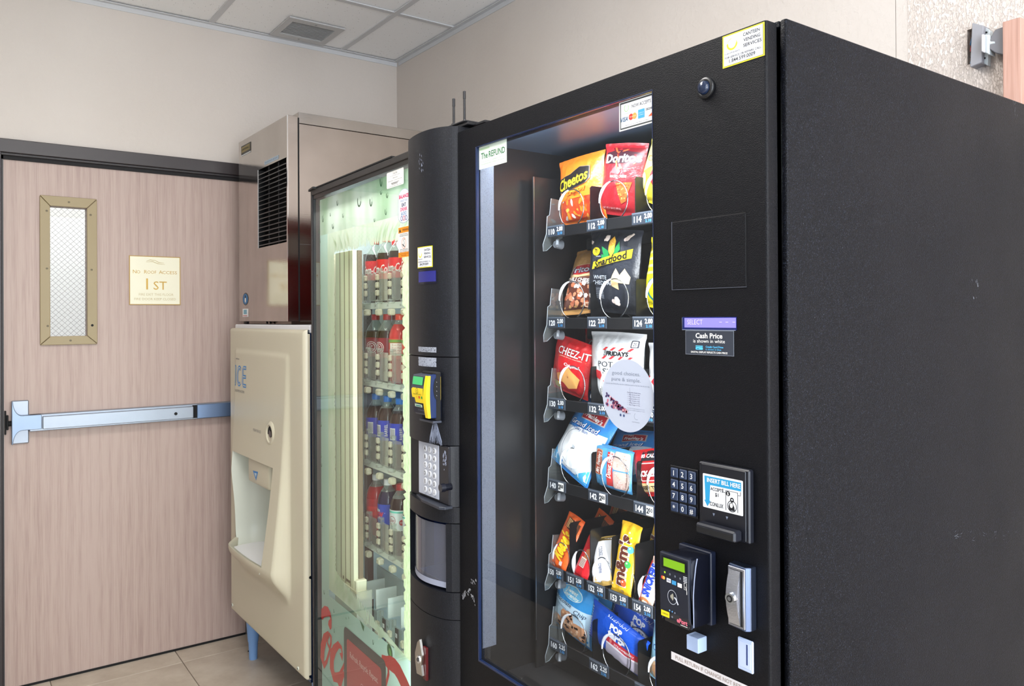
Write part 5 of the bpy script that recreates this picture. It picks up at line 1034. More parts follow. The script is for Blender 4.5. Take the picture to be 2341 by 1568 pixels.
# chips and rubs in the paint
b = MB(); b.map = onplane(-.0001); rj = random.Random(21); SCW = M('print', 196, 200, 210)
def pp(px, py): q = SN.P(px, py, 0); return q.x, q.z
for k in range(44):
    a_ = rj.random(); px = 1056 + 32*a_; py = 1350 + 8*(a_*2-1)**2*2 + 46*max(0, a_-.6) + rj.uniform(-6, 6); x, z = pp(px, py); b.stroke([(x, z), (x+rj.uniform(.0, .004), z-rj.uniform(.001, .006))], .0011, SCW, .0002)
for k in range(12): x, z = pp(rj.uniform(1076, 1088), rj.uniform(1322, 1332)); b.stroke([(x, z), (x+.003, z-.003)], .001, SCW, .0002)
b.build('paint_chips', sn)
b = MB(); b.map = lambda a, bb, c: Vector((.8206 + c, a, bb)); rj = random.Random(9); SG = M('print', 92, 98, 110)
def sd(px, py): q = planeX(px, py, .8207); return q.y, q.z
for k in range(26): y, z = sd(rj.uniform(2180, 2341), 1225 + rj.uniform(-10, 10) + 0); b.stroke([(y, z), (y+rj.uniform(.001, .008), z+rj.uniform(-.003, .003))], .0007, SG, .0002)
for k in range(10): y, z = sd(rj.uniform(2222, 2238), rj.uniform(635, 680)); b.stroke([(y, z), (y+rj.uniform(0, .002), z-rj.uniform(.002, .007))], .0009, M('print', 120, 126, 136), .0002)
for k in range(40): y, z = sd(rj.uniform(1830, 2330), rj.uniform(300, 1500)); b.ell(y, z, .0006, .0006, SG, .0002, 5)
for k in range(8): y, z = sd(rj.uniform(2316, 2326), rj.uniform(226, 262)); b.stroke([(y, z), (y+.001, z-.004)], .0007, M('print', 120, 126, 136), .0002)
b.build('side_scuffs', sn)
# modem with two aerials on the machine tops
dA = .030; q = SN.P(1040, 296, dA)
md = empty('modem', SN.M @ Matrix.Translation((0, 0, 1.8392)), 'small black wireless modem with two upright stub aerials on top of the machines', 'modem')
zq = 1.8392; x0 = SN.P(1024, 290, dA).x; x1 = SN.P(1076, 287, dA).x; AB = M('plastic', 26, 26, 30, rough=.4)
b = MB(); b.box(x0, x1+.01, dA-.014, dA+.034, .001, .007, AB, .001); b.box(x0-.002, x1, dA-.016, dA+.03, .009, .0135, AB, .0015); b.box(x0+.004, x1-.004, dA-.012, dA+.03, .007, .009, BLK); b.box(x1+.01, x1+.05, dA+.005, dA+.03, .0, .006, AB, .001); b.build('modem_case', md)
for px, top in ((1037.5, 225), (1062, 208)):
    d_ = dA-.004 if px < 1050 else dA+.016; p = SN.P(px, 284, d_); tz = SN.P(px, top, d_).z - zq; b = MB(); b.cyl((p.x, d_, .0135), (p.x, d_, .018), .0065, .006, AB, 12); b.cyl((p.x, d_, .018), (p.x, d_, tz-.018), .0030, .0028, AB, 10); b.cyl((p.x, d_, tz-.018), (p.x, d_, tz-.001), .0034, .0034, AB, 10); b.cyl((p.x, d_, tz-.001), (p.x, d_, tz), .0034, .002, AB, 10); b.build('aerial', md)
# ================================================================== BOTTLES IN THE DRINKS MACHINE
PR_B = [(.0001, .002), (.022, .0), (.031, .004), (.0350, .014), (.0350, .050), (.0330, .060), (.0332, .072), (.0350, .080), (.0350, .152), (.0340, .162), (.0305, .176), (.0235, .190), (.0165, .200), (.0130, .207), (.0122, .211), (.0122, .220)]
def cut_prof(lo, hi, off=0.0):
    out = []
    for (r0, z0), (r1, z1) in zip(PR_B, PR_B[1:]):
        for (r, z) in ((r0, z0), (r1, z1)):
            if lo <= z <= hi and (not out or out[-1][1] < z): out.append((r+off, z))
        for q in (lo, hi):
            if z0 < q < z1: out.append((r0+(r1-r0)*(q-z0)/(z1-z0)+off, q))
    return sorted(set(out), key=lambda p: p[1])
def bottle(Mx, label, liquid, fill, capc, labc, art, group):
    t = empty('soda_bottle', Mx, label, 'bottle', group)
    b = MB(); lo = cut_prof(.001, fill); b.lathe(lo, (0, 0, 0), liquid, 22); r = lo[-1][0]; b.add([(r*cos(2*pi*i/22), r*sin(2*pi*i/22), fill) for i in range(22)], [tuple(range(22))], liquid)
    b.lathe(cut_prof(fill, .220), (0, 0, 0), M('clear', 226, 236, 230, rough=.03, haze=.16, mul=1.5, add=.03), 22); b.build('bottle_body', t)
    b = MB(); C_ = M('plastic', *capc, rough=.35); b.lathe([(.0138, .210), (.0142, .211), (.0142, .212), (.0139, .213), (.0142, .214), (.0142, .228), (.0134, .2295), (.0001, .230)], (0, 0, 0), C_, 24); b.build('cap', t)
    b = MB(); b.lathe(cut_prof(.084, .150, .0006), (0, 0, 0), M('print', *labc, rough=.3), 22)
    R0 = .0358; b.map = lambda a, bb, c: Vector(((R0+c)*sin(a/R0), -(R0+c)*cos(a/R0), bb+.025)); art(b); b.build('wrapper', t)
    return t
WTB = M('print', 240, 236, 232)
def art_cola(b):
    b.text('Coca-Cola', 0, .094, .026, WTB, w=.080, c=.0004, italic=.35, bold=.012); b.stroke([(-.04, .080), (-.02, .083), (0, .078), (.02, .080), (.04, .085)], [.001, .003, .003, .003, .001], WTB, .0004)
    for k in range(4): b.text('Percent Daily Value', -.075, .112-k*.010, .004, WTB, w=.024, c=.0004)
    b.rect(.058, .078, .070, .116, M('print', 190, 24, 30), .0003)
    for k in range(9): b.rect(.060+k*.0018, .0608+k*.0018, .074, .112, WTB, .0005)
def art_dp(b):
    for rr_ in (.019, .0135): b.arc(.004, .092, rr_, rr_, 0, 360, .0018, WTB, .0004, 22)
    b.text('Dr', .004, .0965, .009, WTB, c=.0005, italic=.2); b.text('Pepper', .004, .0865, .007, WTB, w=.020, c=.0005, italic=.2); b.rect(-.035, .045, .1175, .1205, WTB, .0004)
    b.rect(-.060, -.042, .074, .104, WTB, .0003)
    for k in range(5): b.rect(-.058, -.044, .077+k*.005, .0795+k*.005, M('print', 40, 60, 50), .0005)
def art_juice(b):
    b.rect(-.11, .11, .112, .1215, M('print', 110, 150, 60), .0003, .008); b.rect(-.010, .05, .070, .110, M('print', 236, 226, 214), .0003, .008)
    for k in range(4): b.text('Fruit Punch', .020, .104-k*.009, .0045, M('print', 190, 90, 80), w=.040, c=.0005)
    b.ell(-.022, .084, .010, .012, M('print', 214, 60, 40), .0004); b.ell(-.026, .074, .006, .005, M('print', 90, 150, 50), .0006)
def art_blue(b):
    b.rect(-.012, .010, .072, .110, WTB, .0003, .006)
    for k in range(10): b.rect(-.010+k*.0019, -.0092+k*.0019, .075, .107, M('print', 40, 50, 90), .0005)
    b.text('BARREL', .030, .093, .010, WTB, w=.040, c=.0004, rot=90, bold=.02)
    for k in range(3): b.text('Root Beer since', -.034, .108-k*.006, .0036, WTB, w=.024, c=.0004)
    b.arc(-.034, .080, .0048, .0048, 0, 360, .0014, WTB, .0004, 14)
def art_red(b):
    b.rect(-.02, .03, .070, .100, M('print', 226, 60, 60), .0002, .008); b.text('CHERRY', .0, .086, .012, M('print', 200, 40, 44), w=.05, c=.0004)
def art_dew(b):
    b.text('Mtn', -.006, .105, .010, WTB, w=.022, c=.0004, italic=.3, bold=.03); b.text('DEW', .0, .090, .018, M('print', 220, 50, 40), w=.040, c=.0004, italic=.25, bold=.04)
    b.stroke([(-.026, .078), (.0, .082), (.026, .098)], [.001, .004, .001], WTB, .0005); b.stroke([(-.02, .072), (.02, .080)], .002, M('print', 60, 120, 210), .0005)
def art_diet(b):
    b.rect(-.11, .11, .116, .1215, M('print', 90, 190, 170), .0003, .008); b.arc(-.004, .092, .013, .013, 0, 360, .0016, M('print', 160, 40, 50), .0004, 20); b.text('Diet', -.004, .092, .010, M('print', 160, 40, 50), w=.020, c=.0005, italic=.3); b.ell(.030, .086, .008, .009, M('print', 190, 60, 60), .0004); b.text('Oz', .030, .086, .006, WTB, c=.0006)
LQ = {'cola': M('gloss', 34, 16, 12, rough=.06), 'red': M('gloss', 196, 40, 36, rough=.08), 'brown': M('gloss', 46, 26, 16, rough=.06), 'pink': M('gloss', 176, 26, 34, rough=.08), 'blue': M('gloss', 24, 24, 60, rough=.08)}
RED_L = (206, 28, 34)
SPEC = [
 [('cola', .172, (200, 30, 36), RED_L, art_cola, 'cola bottle with bright red wrapper')]*4,
 [('cola', .174, (186, 28, 38), (140, 22, 34), art_dp, 'soda bottle with maroon wrapper')]*2 + [('red', .196, (236, 70, 40), (214, 64, 44), art_juice, 'red fruit drink bottle')]*2,
 [('brown', .190, (34, 110, 200), (30, 58, 176), art_blue, 'root beer bottle with blue wrapper')]*4,
 [('pink', .190, (236, 236, 238), (196, 36, 48), art_red, 'red soda bottle with white cap'), ('blue', .190, (236, 236, 238), (34, 70, 176), art_dew, 'blue wrapped soda bottle'), ('cola', .185, (176, 34, 40), (226, 232, 232), art_diet, 'diet soda bottle with white wrapper'), ('cola', .185, (176, 34, 40), (226, 232, 232), art_diet, 'diet soda bottle with white wrapper')]]
RN = ['top', 'second', 'third', 'fourth']; ON = ['leftmost', 'second', 'third', 'fourth']
for r, z in enumerate(SHZ):
    for k in range(4):
        lq, fill, cc, lc, art, desc = SPEC[r][k]; x = SLOT[k] + .0465
        for back in (0, 1):
            if back and k > 2: continue
            Mx = CO.M @ Matrix.Translation((x + .002*back, .161 + .0715*back, z+.0006)) @ Matrix.Rotation(radians([34, 8, 22, 40][k] + (12 if r == 0 else 0) + 70*back), 4, 'Z')
            lab = desc + (', ' + ON[k] + ' in ' + RN[r] + ' row' if not back else ' behind the ' + ON[k] + ' in ' + RN[r] + ' row')
            bottle(Mx @ Matrix.Scale(.93, 4), lab, LQ[lq], fill, cc, lc, art, 'soda bottles in the ' + RN[r] + ' row of the drinks machine')
# ================================================================== SNACKS
ROWZ = ROWS
def pillow(name, Wd, Hh, T, mat, art, seed, label, group, Mx, seal=.055, sealm=None, flat=0.0, nz=.0022, cat='snack bag'):
    rn = Vector((seed*3.17, seed*1.31, 0))
    def S(a, bb, side=-1, c=0.0):
        u = max(-1, min(1, a/(Wd/2))); v = max(0, min(1, bb/Hh)); q = max(0, min(1, (v-seal)/(1-2*seal)))
        pv = max(0, sin(pi*q))**(.42 if not flat else .22); pu = (1-abs(u)**2.6)**.62 if abs(u) < 1 else 0
        th = T/2*pv*pu
        e = noise.noise(Vector((a*38, bb*30, side))+rn)*nz*1.2 + noise.noise(Vector((a*90, bb*60, side*2))+rn)*nz*.5
        e *= (.25 + .75*(1-abs(2*v-1)**4))
        corner = (abs(u)**1.5)*(abs(2*v-1)**2); wr = .0016*sin(a*260+seed)*abs(2*v-1)**3*(1 if q not in (0, 1) else .2)
        x = a*(1-.075*pv*(1-.5*flat)) + noise.noise(Vector((bb*22, seed, 3)))*nz*.8; z = bb - .012*Hh*corner*(1 if v > .5 else -1)
        y = side*(th + .0006) + side*(e*(.4+.6*pv*pu) if pu > 0 else 0) + wr + .004*noise.noise(Vector((bb*14, seed*2, 9)))*(1-pv)
        return Vector((x, y + side*c, z))
    b = MB(); nu, nv = 26, 34
    sm_ = sealm or mat
    for side in (-1, 1):
        vs = [S((i/nu*2-1)*Wd/2, j/nv*Hh, side) for j in range(nv+1) for i in range(nu+1)]
        A = [(j*(nu+1)+i, j*(nu+1)+i+1, (j+1)*(nu+1)+i+1, (j+1)*(nu+1)+i) for j in range(nv) for i in range(nu)]
        if side > 0: A = [f[::-1] for f in A]
        b.add(vs, A, mat, True)
    b.map = lambda a, bb, c: S(a, bb, -1, c + .0003)
    # crimped end seals
    for k in range(5):
        for zz_ in ((.006+.010*k)*Hh, Hh-(.006+.010*k)*Hh): b.rect(-Wd/2*.985, Wd/2*.985, zz_, zz_+.0035*Hh, sm_, .0004, Wd/9)
    art(b, Wd, Hh); o = b.build(name, None, M_=Mx); tag(o, label, cat, group); return o
def P2(c, rough=.34): return M('print', *c, rough=rough)
LEAN = {'candy_bar': (.200, .238), 'candy_bag': (.200, .226), 'pastry_pack': (.205, .268)}
def place(pb, pt, pl, pr, d, row, lean=None):
    d0, d1 = lean or (d, d); B, T_ = SN.P(*pb, d0), SN.P(*pt, d1); dm_ = (d0+d1)/2; L_, R_ = SN.P(*pl, dm_), SN.P(*pr, dm_); up = T_-B; h = up.length; zx = up.normalized()
    xa_ = Vector((1, 0, 0)); xa_ = (xa_ - zx*xa_.dot(zx)).normalized(); ya_ = zx.cross(xa_); w_ = abs((R_-L_).dot(Vector((xa_.x, 0, xa_.z)).normalized()))
    xs_ = PN if row == 4 else PX; e_ = [.0815] + [x_ - (.0288 if row == 4 else .0308) for x_ in xs_[1:]] + [xs_[-1] + .035]
    xm_ = B.x + up.x*.3; k_ = max(0, min(len(e_)-2, sum(1 for q in e_ if q <= xm_) - 1)); lo_, hi_ = e_[k_] + w_*.475, e_[k_+1] - .003 - w_*.475
    B.x += max(-.003, min(.003, ((lo_+hi_)/2 if lo_ > hi_ else max(lo_, min(hi_, xm_))) - xm_))      # settle it between the dividers
    z = ROWZ[row] + FLO[row] + w_/2*.8*abs(xa_.z) + .0045
    R3 = Matrix(((xa_.x, ya_.x, zx.x, B.x), (xa_.y, ya_.y, zx.y, d0), (xa_.z, ya_.z, zx.z, z), (0, 0, 0, 1)))
    return SN.M @ R3, w_, h
FO = lambda *c: M('foil', *c)
def blob(b, x, z, rx, rz, m, c, n=9, cut=.012, seed=1):
    r_ = random.Random(seed*77+int(x*1e4)); b.poly([(x+rx*cos(2*pi*i/n)*(.75+.4*r_.random()), z+rz*sin(2*pi*i/n)*(.75+.4*r_.random())) for i in range(n)], m, c, cut)
def outline_text(b, s, x, z, h, w, fill, edge, c=.0006, ew=.05, **k):
    b.text(s, x, z, h*1.02, edge, w=w*1.03, c=c, bold=ew, cut=.014, **k); b.text(s, x, z, h, fill, w=w, c=c+.0005, bold=.012, cut=.014, **k)
def art_cheetos(b, W, H):
    u = W/2
    b.rect(-u*.96, u*.96, H*.06, H*.40, P2((206, 70, 28)), .0005, .011)
    r_ = random.Random(2)
    for k in range(46): 
        x, z = r_.uniform(-u*.85, u*.85), H*r_.uniform(.07, .40); b.ell(x, z, .0085, .0042, P2(r_.choice(((238, 130, 40), (228, 100, 30), (250, 160, 70), (190, 50, 24), (214, 60, 24), (216, 206, 200)))), .0007+.00012*(k % 7), 9, .012, r_.random()*3)
    b.poly([(-u*.9, H*.40), (-u*.5, H*.44), (0, H*.40), (u*.5, H*.45), (u*.93, H*.43), (u*.93, H*.38), (-u*.9, H*.36)], P2((240, 128, 34)), .0018, .012)
    pts = [(-u*.86, H*.52), (-u*.9, H*.60), (-u*.78, H*.70), (-u*.2, H*.74), (u*.2, H*.82), (u*.60, H*.80), (u*.66, H*.62), (u*.5, H*.56), (-u*.2, H*.50), (-u*.6, H*.46)]
    b.poly(pts, P2((120, 112, 104)), .0018, .012); b.poly([(x*.95-u*.005, z*.96+H*.024) for x, z in pts], P2((24, 18, 16)), .0023, .012)
    b.text('Cheetos', -u*.12, H*.635, H*.155, P2((252, 214, 40)), w=u*1.40, c=.0030, bold=.022, rot=9, italic=.12, cut=.012)
    b.text('Crunchy', u*.06, H*.475, H*.062, P2((150, 60, 16)), w=u*.86, c=.0024, bold=.03, rot=9, cut=.012); b.text('Crunchy', u*.06, H*.478, H*.058, P2((252, 190, 60)), w=u*.84, c=.0029, rot=9, cut=.012)
def art_doritos(b, W, H):
    u = W/2; b.poly([(-u*.5, H*.93), (u*.95, H*.93), (u*.95, H*.70), (u*.3, H*.62), (-u*.1, H*.80)], P2((110, 16, 24)), .0005, .012); b.poly([(-u*.72, H*.86), (-u*.2, H*.90), (u*.9, H*.86), (u*.9, H*.72), (-u*.6, H*.70)], P2((60, 24, 34)), .0008, .012)
    b.stroke([(-u*.35, H*.93), (-u*.15, H*.86), (u*.3, H*.90)], .003, P2((230, 90, 50)), .0012); b.stroke([(-u*.35, H*.93), (-u*.05, H*.78)], .002, P2((230, 90, 50)), .0012)
    b.text('Doritos', u*.12, H*.785, H*.115, P2((236, 238, 242)), w=u*1.62, c=.0014, bold=.03, rot=2, cut=.012)
    b.stroke([(-u*.12, H*.75), (u*.02, H*.63), (u*.75, H*.72)], [.005, .006, .003], P2((236, 120, 60)), .0018)
    b.poly([(-u*.35, H*.58), (-u*.05, H*.69), (u*.2, H*.60), (u*.1, H*.56)], P2((206, 84, 88)), .0008, .012)
    b.poly([(u*.02, H*.44), (u*.72, H*.46), (u*.52, H*.20), (u*.30, H*.16)], P2((206, 96, 44)), .0010, .012)
    r_ = random.Random(4)
    for k in range(34): b.ell(u*r_.uniform(.12, .62), H*r_.uniform(.22, .45), .0022, .0016, P2(r_.choice(((232, 136, 70), (176, 66, 30), (240, 160, 96)))), .0014, 7)
    b.text('NET WT 1 3/4 OZ (49.6g)', -u*.25, H*.095, H*.026, P2((226, 190, 190)), w=u*.9, c=.001); b.text('NACHO CHEESE', u*.1, H*.53, H*.034, P2((240, 220, 200)), w=u*.8, c=.001)
def art_classic(b, W, H):
    u = W/2; b.poly([(-u*.9, H*.95), (u*.3, H*.95), (-u*.2, H*.62), (-u*.92, H*.45)], P2((226, 196, 110)), .0005, .012); b.ell(-u*.72, H*.32, u*.22, H*.14, P2((240, 226, 150)), .0008, 16, .012); b.text('Classic', -u*.25, H*.70, H*.085, P2((120, 90, 40)), w=u*.95, c=.0012, cut=.014); b.ell(u*.2, H*.45, u*.5, H*.18, P2((200, 40, 40)), .0008, 20, .012)
def art_chili(b, W, H):
    u = W/2; b.rect(-u*.95, u*.95, H*.06, H*.50, P2((98, 50, 36)), .0005, .011); r_ = random.Random(7)
    for k in range(34): blob(b, r_.uniform(-u*.8, u*.8), H*r_.uniform(.08, .40), .0085, .0065, P2(r_.choice(((206, 120, 84), (190, 96, 62), (222, 150, 110), (236, 214, 200)))), .0008+.00012*(k % 7), 5)
    b.text('CHILI CHEESE', 0, H*.455, H*.048, P2((240, 232, 226)), w=u*1.7, c=.0018, bold=.03, rot=-8, cut=.012); b.text('FLAVORED CORN CHIPS', 0, H*.415, H*.020, P2((240, 232, 226)), w=u*1.3, c=.0022, rot=-8)
    b.ell(0, H*.60, u*.86, H*.10, P2((240, 200, 150)), .0008, 22, .012); b.ell(0, H*.61, u*.72, H*.075, P2((200, 44, 40)), .0012, 22, .012); outline_text(b, 'Fritos', 0, H*.61, H*.085, u*1.25, P2((244, 244, 246)), P2((44, 60, 130)), .0016)
    b.ell(u*.55, H*.10, u*.18, H*.035, P2((236, 190, 160)), .002, 14); b.text('310', u*.55, H*.10, H*.03, P2((80, 40, 30)), c=.0024)
def art_popcorn(b, W, H):
    u = W/2; K = P2((226, 206, 200)); K2 = P2((242, 226, 214))
    def pop(x, z, s, sd):
        r_ = random.Random(sd)
        for k in range(7): b.ell(x+s*r_.uniform(-.7, .7), z+s*r_.uniform(-.6, .6), s*.55, s*.5, K if k % 2 else K2, .0008+.0002*k, 10, .012)
    pop(-u*.15, H*.90, .007, 1); pop(u*.62, H*.91, .009, 2); pop(-u*.78, H*.85, .005, 3); pop(-u*.72, H*.20, .007, 4); pop(u*.35, H*.15, .010, 5)
    b.poly([(-u*.02, H*.86), (u*.12, H*.92), (u*.24, H*.86), (u*.26, H*.74), (u*.16, H*.66), (u*.02, H*.74)], P2((236, 176, 60)), .0016, .012)
    r_ = random.Random(6)
    for k in range(30): b.ell(u*r_.uniform(.04, .22), H*r_.uniform(.72, .88), .0012, .0014, P2((246, 208, 100)), .0022, 6)
    for q in ([(-u*.28, H*.80), (u*.02, H*.74), (u*.10, H*.65), (-u*.14, H*.68)], [(u*.38, H*.86), (u*.46, H*.76), (u*.24, H*.64), (u*.26, H*.76)], [(-u*.24, H*.70), (u*.02, H*.68), (u*.0, H*.62), (-u*.2, H*.64)]): b.poly(q, P2((36, 130, 70)), .0018, .012)
    b.ell(-u*.52, H*.735, u*.19, H*.052, P2((244, 212, 30)), .0012, 20, .012); b.text('70', -u*.52, H*.742, H*.048, P2((20, 20, 24)), c=.0016, bold=.01); b.text('CALORIES PER CUP', -u*.36, H*.675, H*.014, P2((220, 222, 228)), w=u*.34, c=.001)
    q = [(-u*.60, H*.515), (u*.84, H*.665), (u*.86, H*.775), (-u*.58, H*.605)]; b.poly(q, P2((246, 216, 36)), .0022, .010)
    b.text('Smartfood', u*.12, H*.640, H*.085, P2((20, 20, 24)), w=u*1.25, c=.0030, rot=14, italic=.15, bold=.03, cut=.012)
    b.poly([(u*.22, H*.40), (u*.40, H*.54), (u*.55, H*.46), (u*.70, H*.54), (u*.86, H*.44), (u*.82, H*.36), (u*.5, H*.37)], P2((236, 206, 158)), .0012, .012); b.poly([(u*.22, H*.40), (u*.50, H*.37), (u*.52, H*.29), (u*.26, H*.33)], P2((214, 174, 128)), .0011, .012)
    b.text('WHITE', -u*.22, H*.425, H*.046, P2((220, 228, 240)), w=u*.58, c=.001, cut=.012); b.text('CHEDDAR', -u*.12, H*.36, H*.046, P2((220, 228, 240)), w=u*.86, c=.001, cut=.012)
    for k in range(6): b.text('NO ARTIFICIAL' if k % 2 else 'GLUTEN FREE', -u*.25, H*(.29-.022*k), H*.012, P2((190, 196, 206)), w=u*.30, c=.001)
def art_yellow(b, W, H):
    u = W/2
    for k in range(5): b.poly([(-u, H*(.45+.1*k)), (u, H*(.62+.1*k)), (u, H*(.66+.1*k)), (-u, H*(.49+.1*k))], P2((250, 240, 130)), .0004, .012)
    b.arc(-u*.1, H*.28, u*.5, H*.16, 90, 270, .005, P2((20, 120, 130)), .0012); b.text('Onion Rings', 0, H*.07, H*.03, P2((60, 70, 30)), w=u*1.2, c=.001)
def art_cheezit(b, W, H):
    u = W/2; outline_text(b, 'CHEEZ-IT', u*.22, H*.775, H*.125, u*1.55, P2((244, 240, 238)), P2((150, 16, 20)), .0008, .03); b.rect(-u*.45, u*.9, H*.665, H*.672, P2((240, 170, 60)), .001); b.text('BAKED SNACK CRACKERS', u*.2, H*.68, H*.018, P2((240, 210, 190)), w=u*1.1, c=.001)
    b.text('Original', u*.32, H*.555, H*.050, P2((244, 240, 238)), w=u*.75, c=.001, bold=.02, cut=.012)
    b.poly([(-u*.45, H*.34), (-u*.10, H*.40), (u*.14, H*.30), (-u*.02, H*.20), (-u*.42, H*.22)], P2((240, 160, 84)), .0010, .010)
    b.poly([(-u*.15, H*.40), (u*.22, H*.52), (u*.78, H*.36), (u*.64, H*.18), (u*.2, H*.12), (-u*.12, H*.22)], P2((246, 182, 104)), .0014, .010); b.ell(u*.22, H*.34, .0022, .0022, P2((190, 100, 50)), .0020, 8)
    b.rrect(-u*.66, -u*.30, H*.07, H*.19, .003, P2((240, 220, 110)), .0010, .012)
    for k in range(4): b.rect(-u*.60, -u*.38, H*(.095+.022*k), H*(.105+.022*k), P2((170, 120, 60)), .0014)
def art_skins(b, W, H):
    u = W/2; RS = P2((222, 50, 56)); 
    for zt in (.745, .625):
        for k in range(4): b.poly([(-u*.32+u*.30*k, H*zt), (-u*.22+u*.30*k, H*zt), (-u*.10+u*.30*k, H*(zt+.045)), (-u*.20+u*.30*k, H*(zt+.045))], RS, .0008, .012)
    b.text('TGI', -u*.20, H*.705, H*.042, P2((24, 24, 28)), w=u*.16, c=.0012, rot=90, bold=.02); b.text('FRIDAYS', u*.26, H*.705, H*.055, P2((24, 24, 28)), w=u*.78, c=.0012, bold=.045, cut=.012)
    b.text('POTATO', u*.20, H*.55, H*.075, P2((30, 30, 34)), w=u*1.25, c=.0012, bold=.0, cut=.012); b.text('SKINS', u*.25, H*.45, H*.075, P2((30, 30, 34)), w=u*1.0, c=.0012, cut=.012)
    b.rrect(u*.66, u*.90, H*.80, H*.90, .002, P2((70, 74, 84)), .0008, .012); b.rrect(u*.69, u*.87, H*.81, H*.89, .002, P2((236, 238, 242)), .0012, .012); b.text('25', u*.78, H*.85, H*.045, P2((30, 30, 34)), c=.0016)
    b.poly([(-u*.92, H*.50), (-u*.35, H*.44), (-u*.2, H*.30), (-u*.50, H*.34)], RS, .0008, .012)
def art_bun(b, W, H):
    u = W/2; LB_ = P2((74, 170, 226)); 
    b.poly([(-u*.96, H*.50), (u*.96, H*.66), (u*.96, H*.05), (-u*.96, H*.05)], P2((226, 236, 246)), .0005, .011); b.ell(0, H*.33, u*.72, H*.25, P2((248, 250, 254)), .0009, 26, .011); b.arc(0, H*.33, u*.62, H*.22, 100, 260, .0012, P2((120, 140, 160)), .0016)
    b.poly([(-u*.95, H*.20), (-u*.2, H*.02), (-u*.95, H*.02)], LB_, .0012, .012); b.poly([(u*.95, H*.20), (u*.3, H*.02), (u*.95, H*.02)], LB_, .0012, .012)
    b.poly([(-u*.40, H*.84), (u*.66, H*.88), (u*.72, H*.74), (-u*.34, H*.68)], P2((200, 190, 190)), .0010, .012); b.poly([(-u*.36, H*.825), (u*.62, H*.865), (u*.67, H*.752), (-u*.31, H*.695)], P2((176, 36, 44)), .0014, .012)
    b.text('Mrs.', u*.02, H*.825, H*.040, P2((240, 236, 236)), w=u*.3, c=.0019, italic=.2, rot=3); b.text("Freshley's", u*.17, H*.768, H*.055, P2((244, 240, 240)), w=u*.86, c=.0019, italic=.2, rot=3, bold=.03, cut=.012)
    b.text('Grand Iced', -u*.02, H*.625, H*.066, P2((20, 70, 160)), w=u*1.45, c=.0012, italic=.2, bold=.05, rot=6, cut=.012); b.text('Grand Iced', -u*.02, H*.628, H*.062, P2((240, 246, 252)), w=u*1.40, c=.0017, italic=.2, bold=.01, rot=6, cut=.012); b.text('Honey Bun', -u*.10, H*.555, H*.038, P2((30, 90, 170)), w=u*.8, c=.0014, rot=6)
    b.text('2/99', 0, H*.33, H*.04, P2((110, 120, 130)), w=u*.16, c=.0016)
def art_donut(b, W, H):
    u = W/2; b.rect(-u*.10, u*.24, H*.03, H*.97, P2((206, 60, 60)), .0006, .010)
    for v0, v1 in ((.08, .49), (.52, .94)):
        b.rrect(u*.26, u*.94, H*v0, H*v1, .005, P2((206, 176, 166)), .0006, .010); r_ = random.Random(int(v0*100))
        for k in range(30): b.ell(u*r_.uniform(.32, .90), H*r_.uniform(v0+.03, v1-.03), .0018, .0014, P2(r_.choice(((226, 204, 196), (186, 150, 140), (236, 222, 216)))), .0011, 6)
    b.rrect(-u*.78, -u*.36, H*.30, H*.90, .004, P2((206, 170, 140)), .0008, .010); b.rrect(-u*.74, -u*.40, H*.32, H*.88, .004, P2((180, 76, 50)), .0012, .010)
    b.text("Mrs. Freshley's", -u*.57, H*.60, u*.22, P2((244, 236, 230)), w=H*.50, c=.0017, rot=84, italic=.2, bold=.02, cut=.012); b.text('Donut Sticks', u*.06, H*.60, u*.26, P2((246, 236, 230)), w=H*.62, c=.0012, rot=84, bold=.03, italic=.15, cut=.012); b.text('Glazed', u*.22, H*.66, u*.10, P2((246, 226, 200)), w=H*.2, c=.0012, rot=84)
def art_jerky(b, W, H):
    u = W/2; b.rect(-u*.96, u*.96, H*.05, H*.30, P2((230, 196, 140)), .0006, .011); b.rect(-u*.45, u*.96, H*.76, H*.96, P2((40, 36, 40)), .0006, .011); b.text('80 CALORIES', u*.15, H*.86, H*.07, P2((240, 240, 240)), w=u*1.2, c=.0012, bold=.03, cut=.012)
    b.rrect(-u*.50, u*.92, H*.34, H*.72, .004, P2((236, 226, 220)), .0008, .011); b.rrect(-u*.46, u*.88, H*.36, H*.70, .003, P2((150, 20, 26)), .0012, .011); b.text("JACK LINK'S", u*.05, H*.50, H*.11, P2((246, 246, 246)), w=u*1.55, c=.0018, bold=.045, cut=.012); b.text('BEEF TERIYAKI', u*.08, H*.20, H*.07, P2((40, 30, 28)), w=u*1.4, c=.0012, bold=.03, cut=.012)
def art_reese(b, W, H):
    u = W/2; b.text("Reese's", -u*.02, H*.44, u*1.15, P2((252, 208, 40)), w=H*.50, c=.0018, rot=80, italic=.25, bold=.045, cut=.012) ; b.text('PEANUT BUTTER CUPS', u*.62, H*.40, u*.22, P2((60, 30, 20)), w=H*.34, c=.0014, rot=80)
    b.poly([(-u*.6, H*.93), (u*.9, H*.90), (u*.9, H*.70), (-u*.2, H*.74)], P2((84, 44, 24)), .0008, .010); b.poly([(-u*.5, H*.92), (u*.1, H*.90), (u*.05, H*.76), (-u*.35, H*.76)], P2((226, 180, 120)), .0012, .010)
    for k in range(7): b.rect(-u*.5+u*.2*k, -u*.44+u*.2*k, H*.75, H*.90, P2((120, 70, 40)), .0016)
    b.rrect(u*.28, u*.62, H*.10, H*.18, .001, P2((238, 220, 214)), .0010)
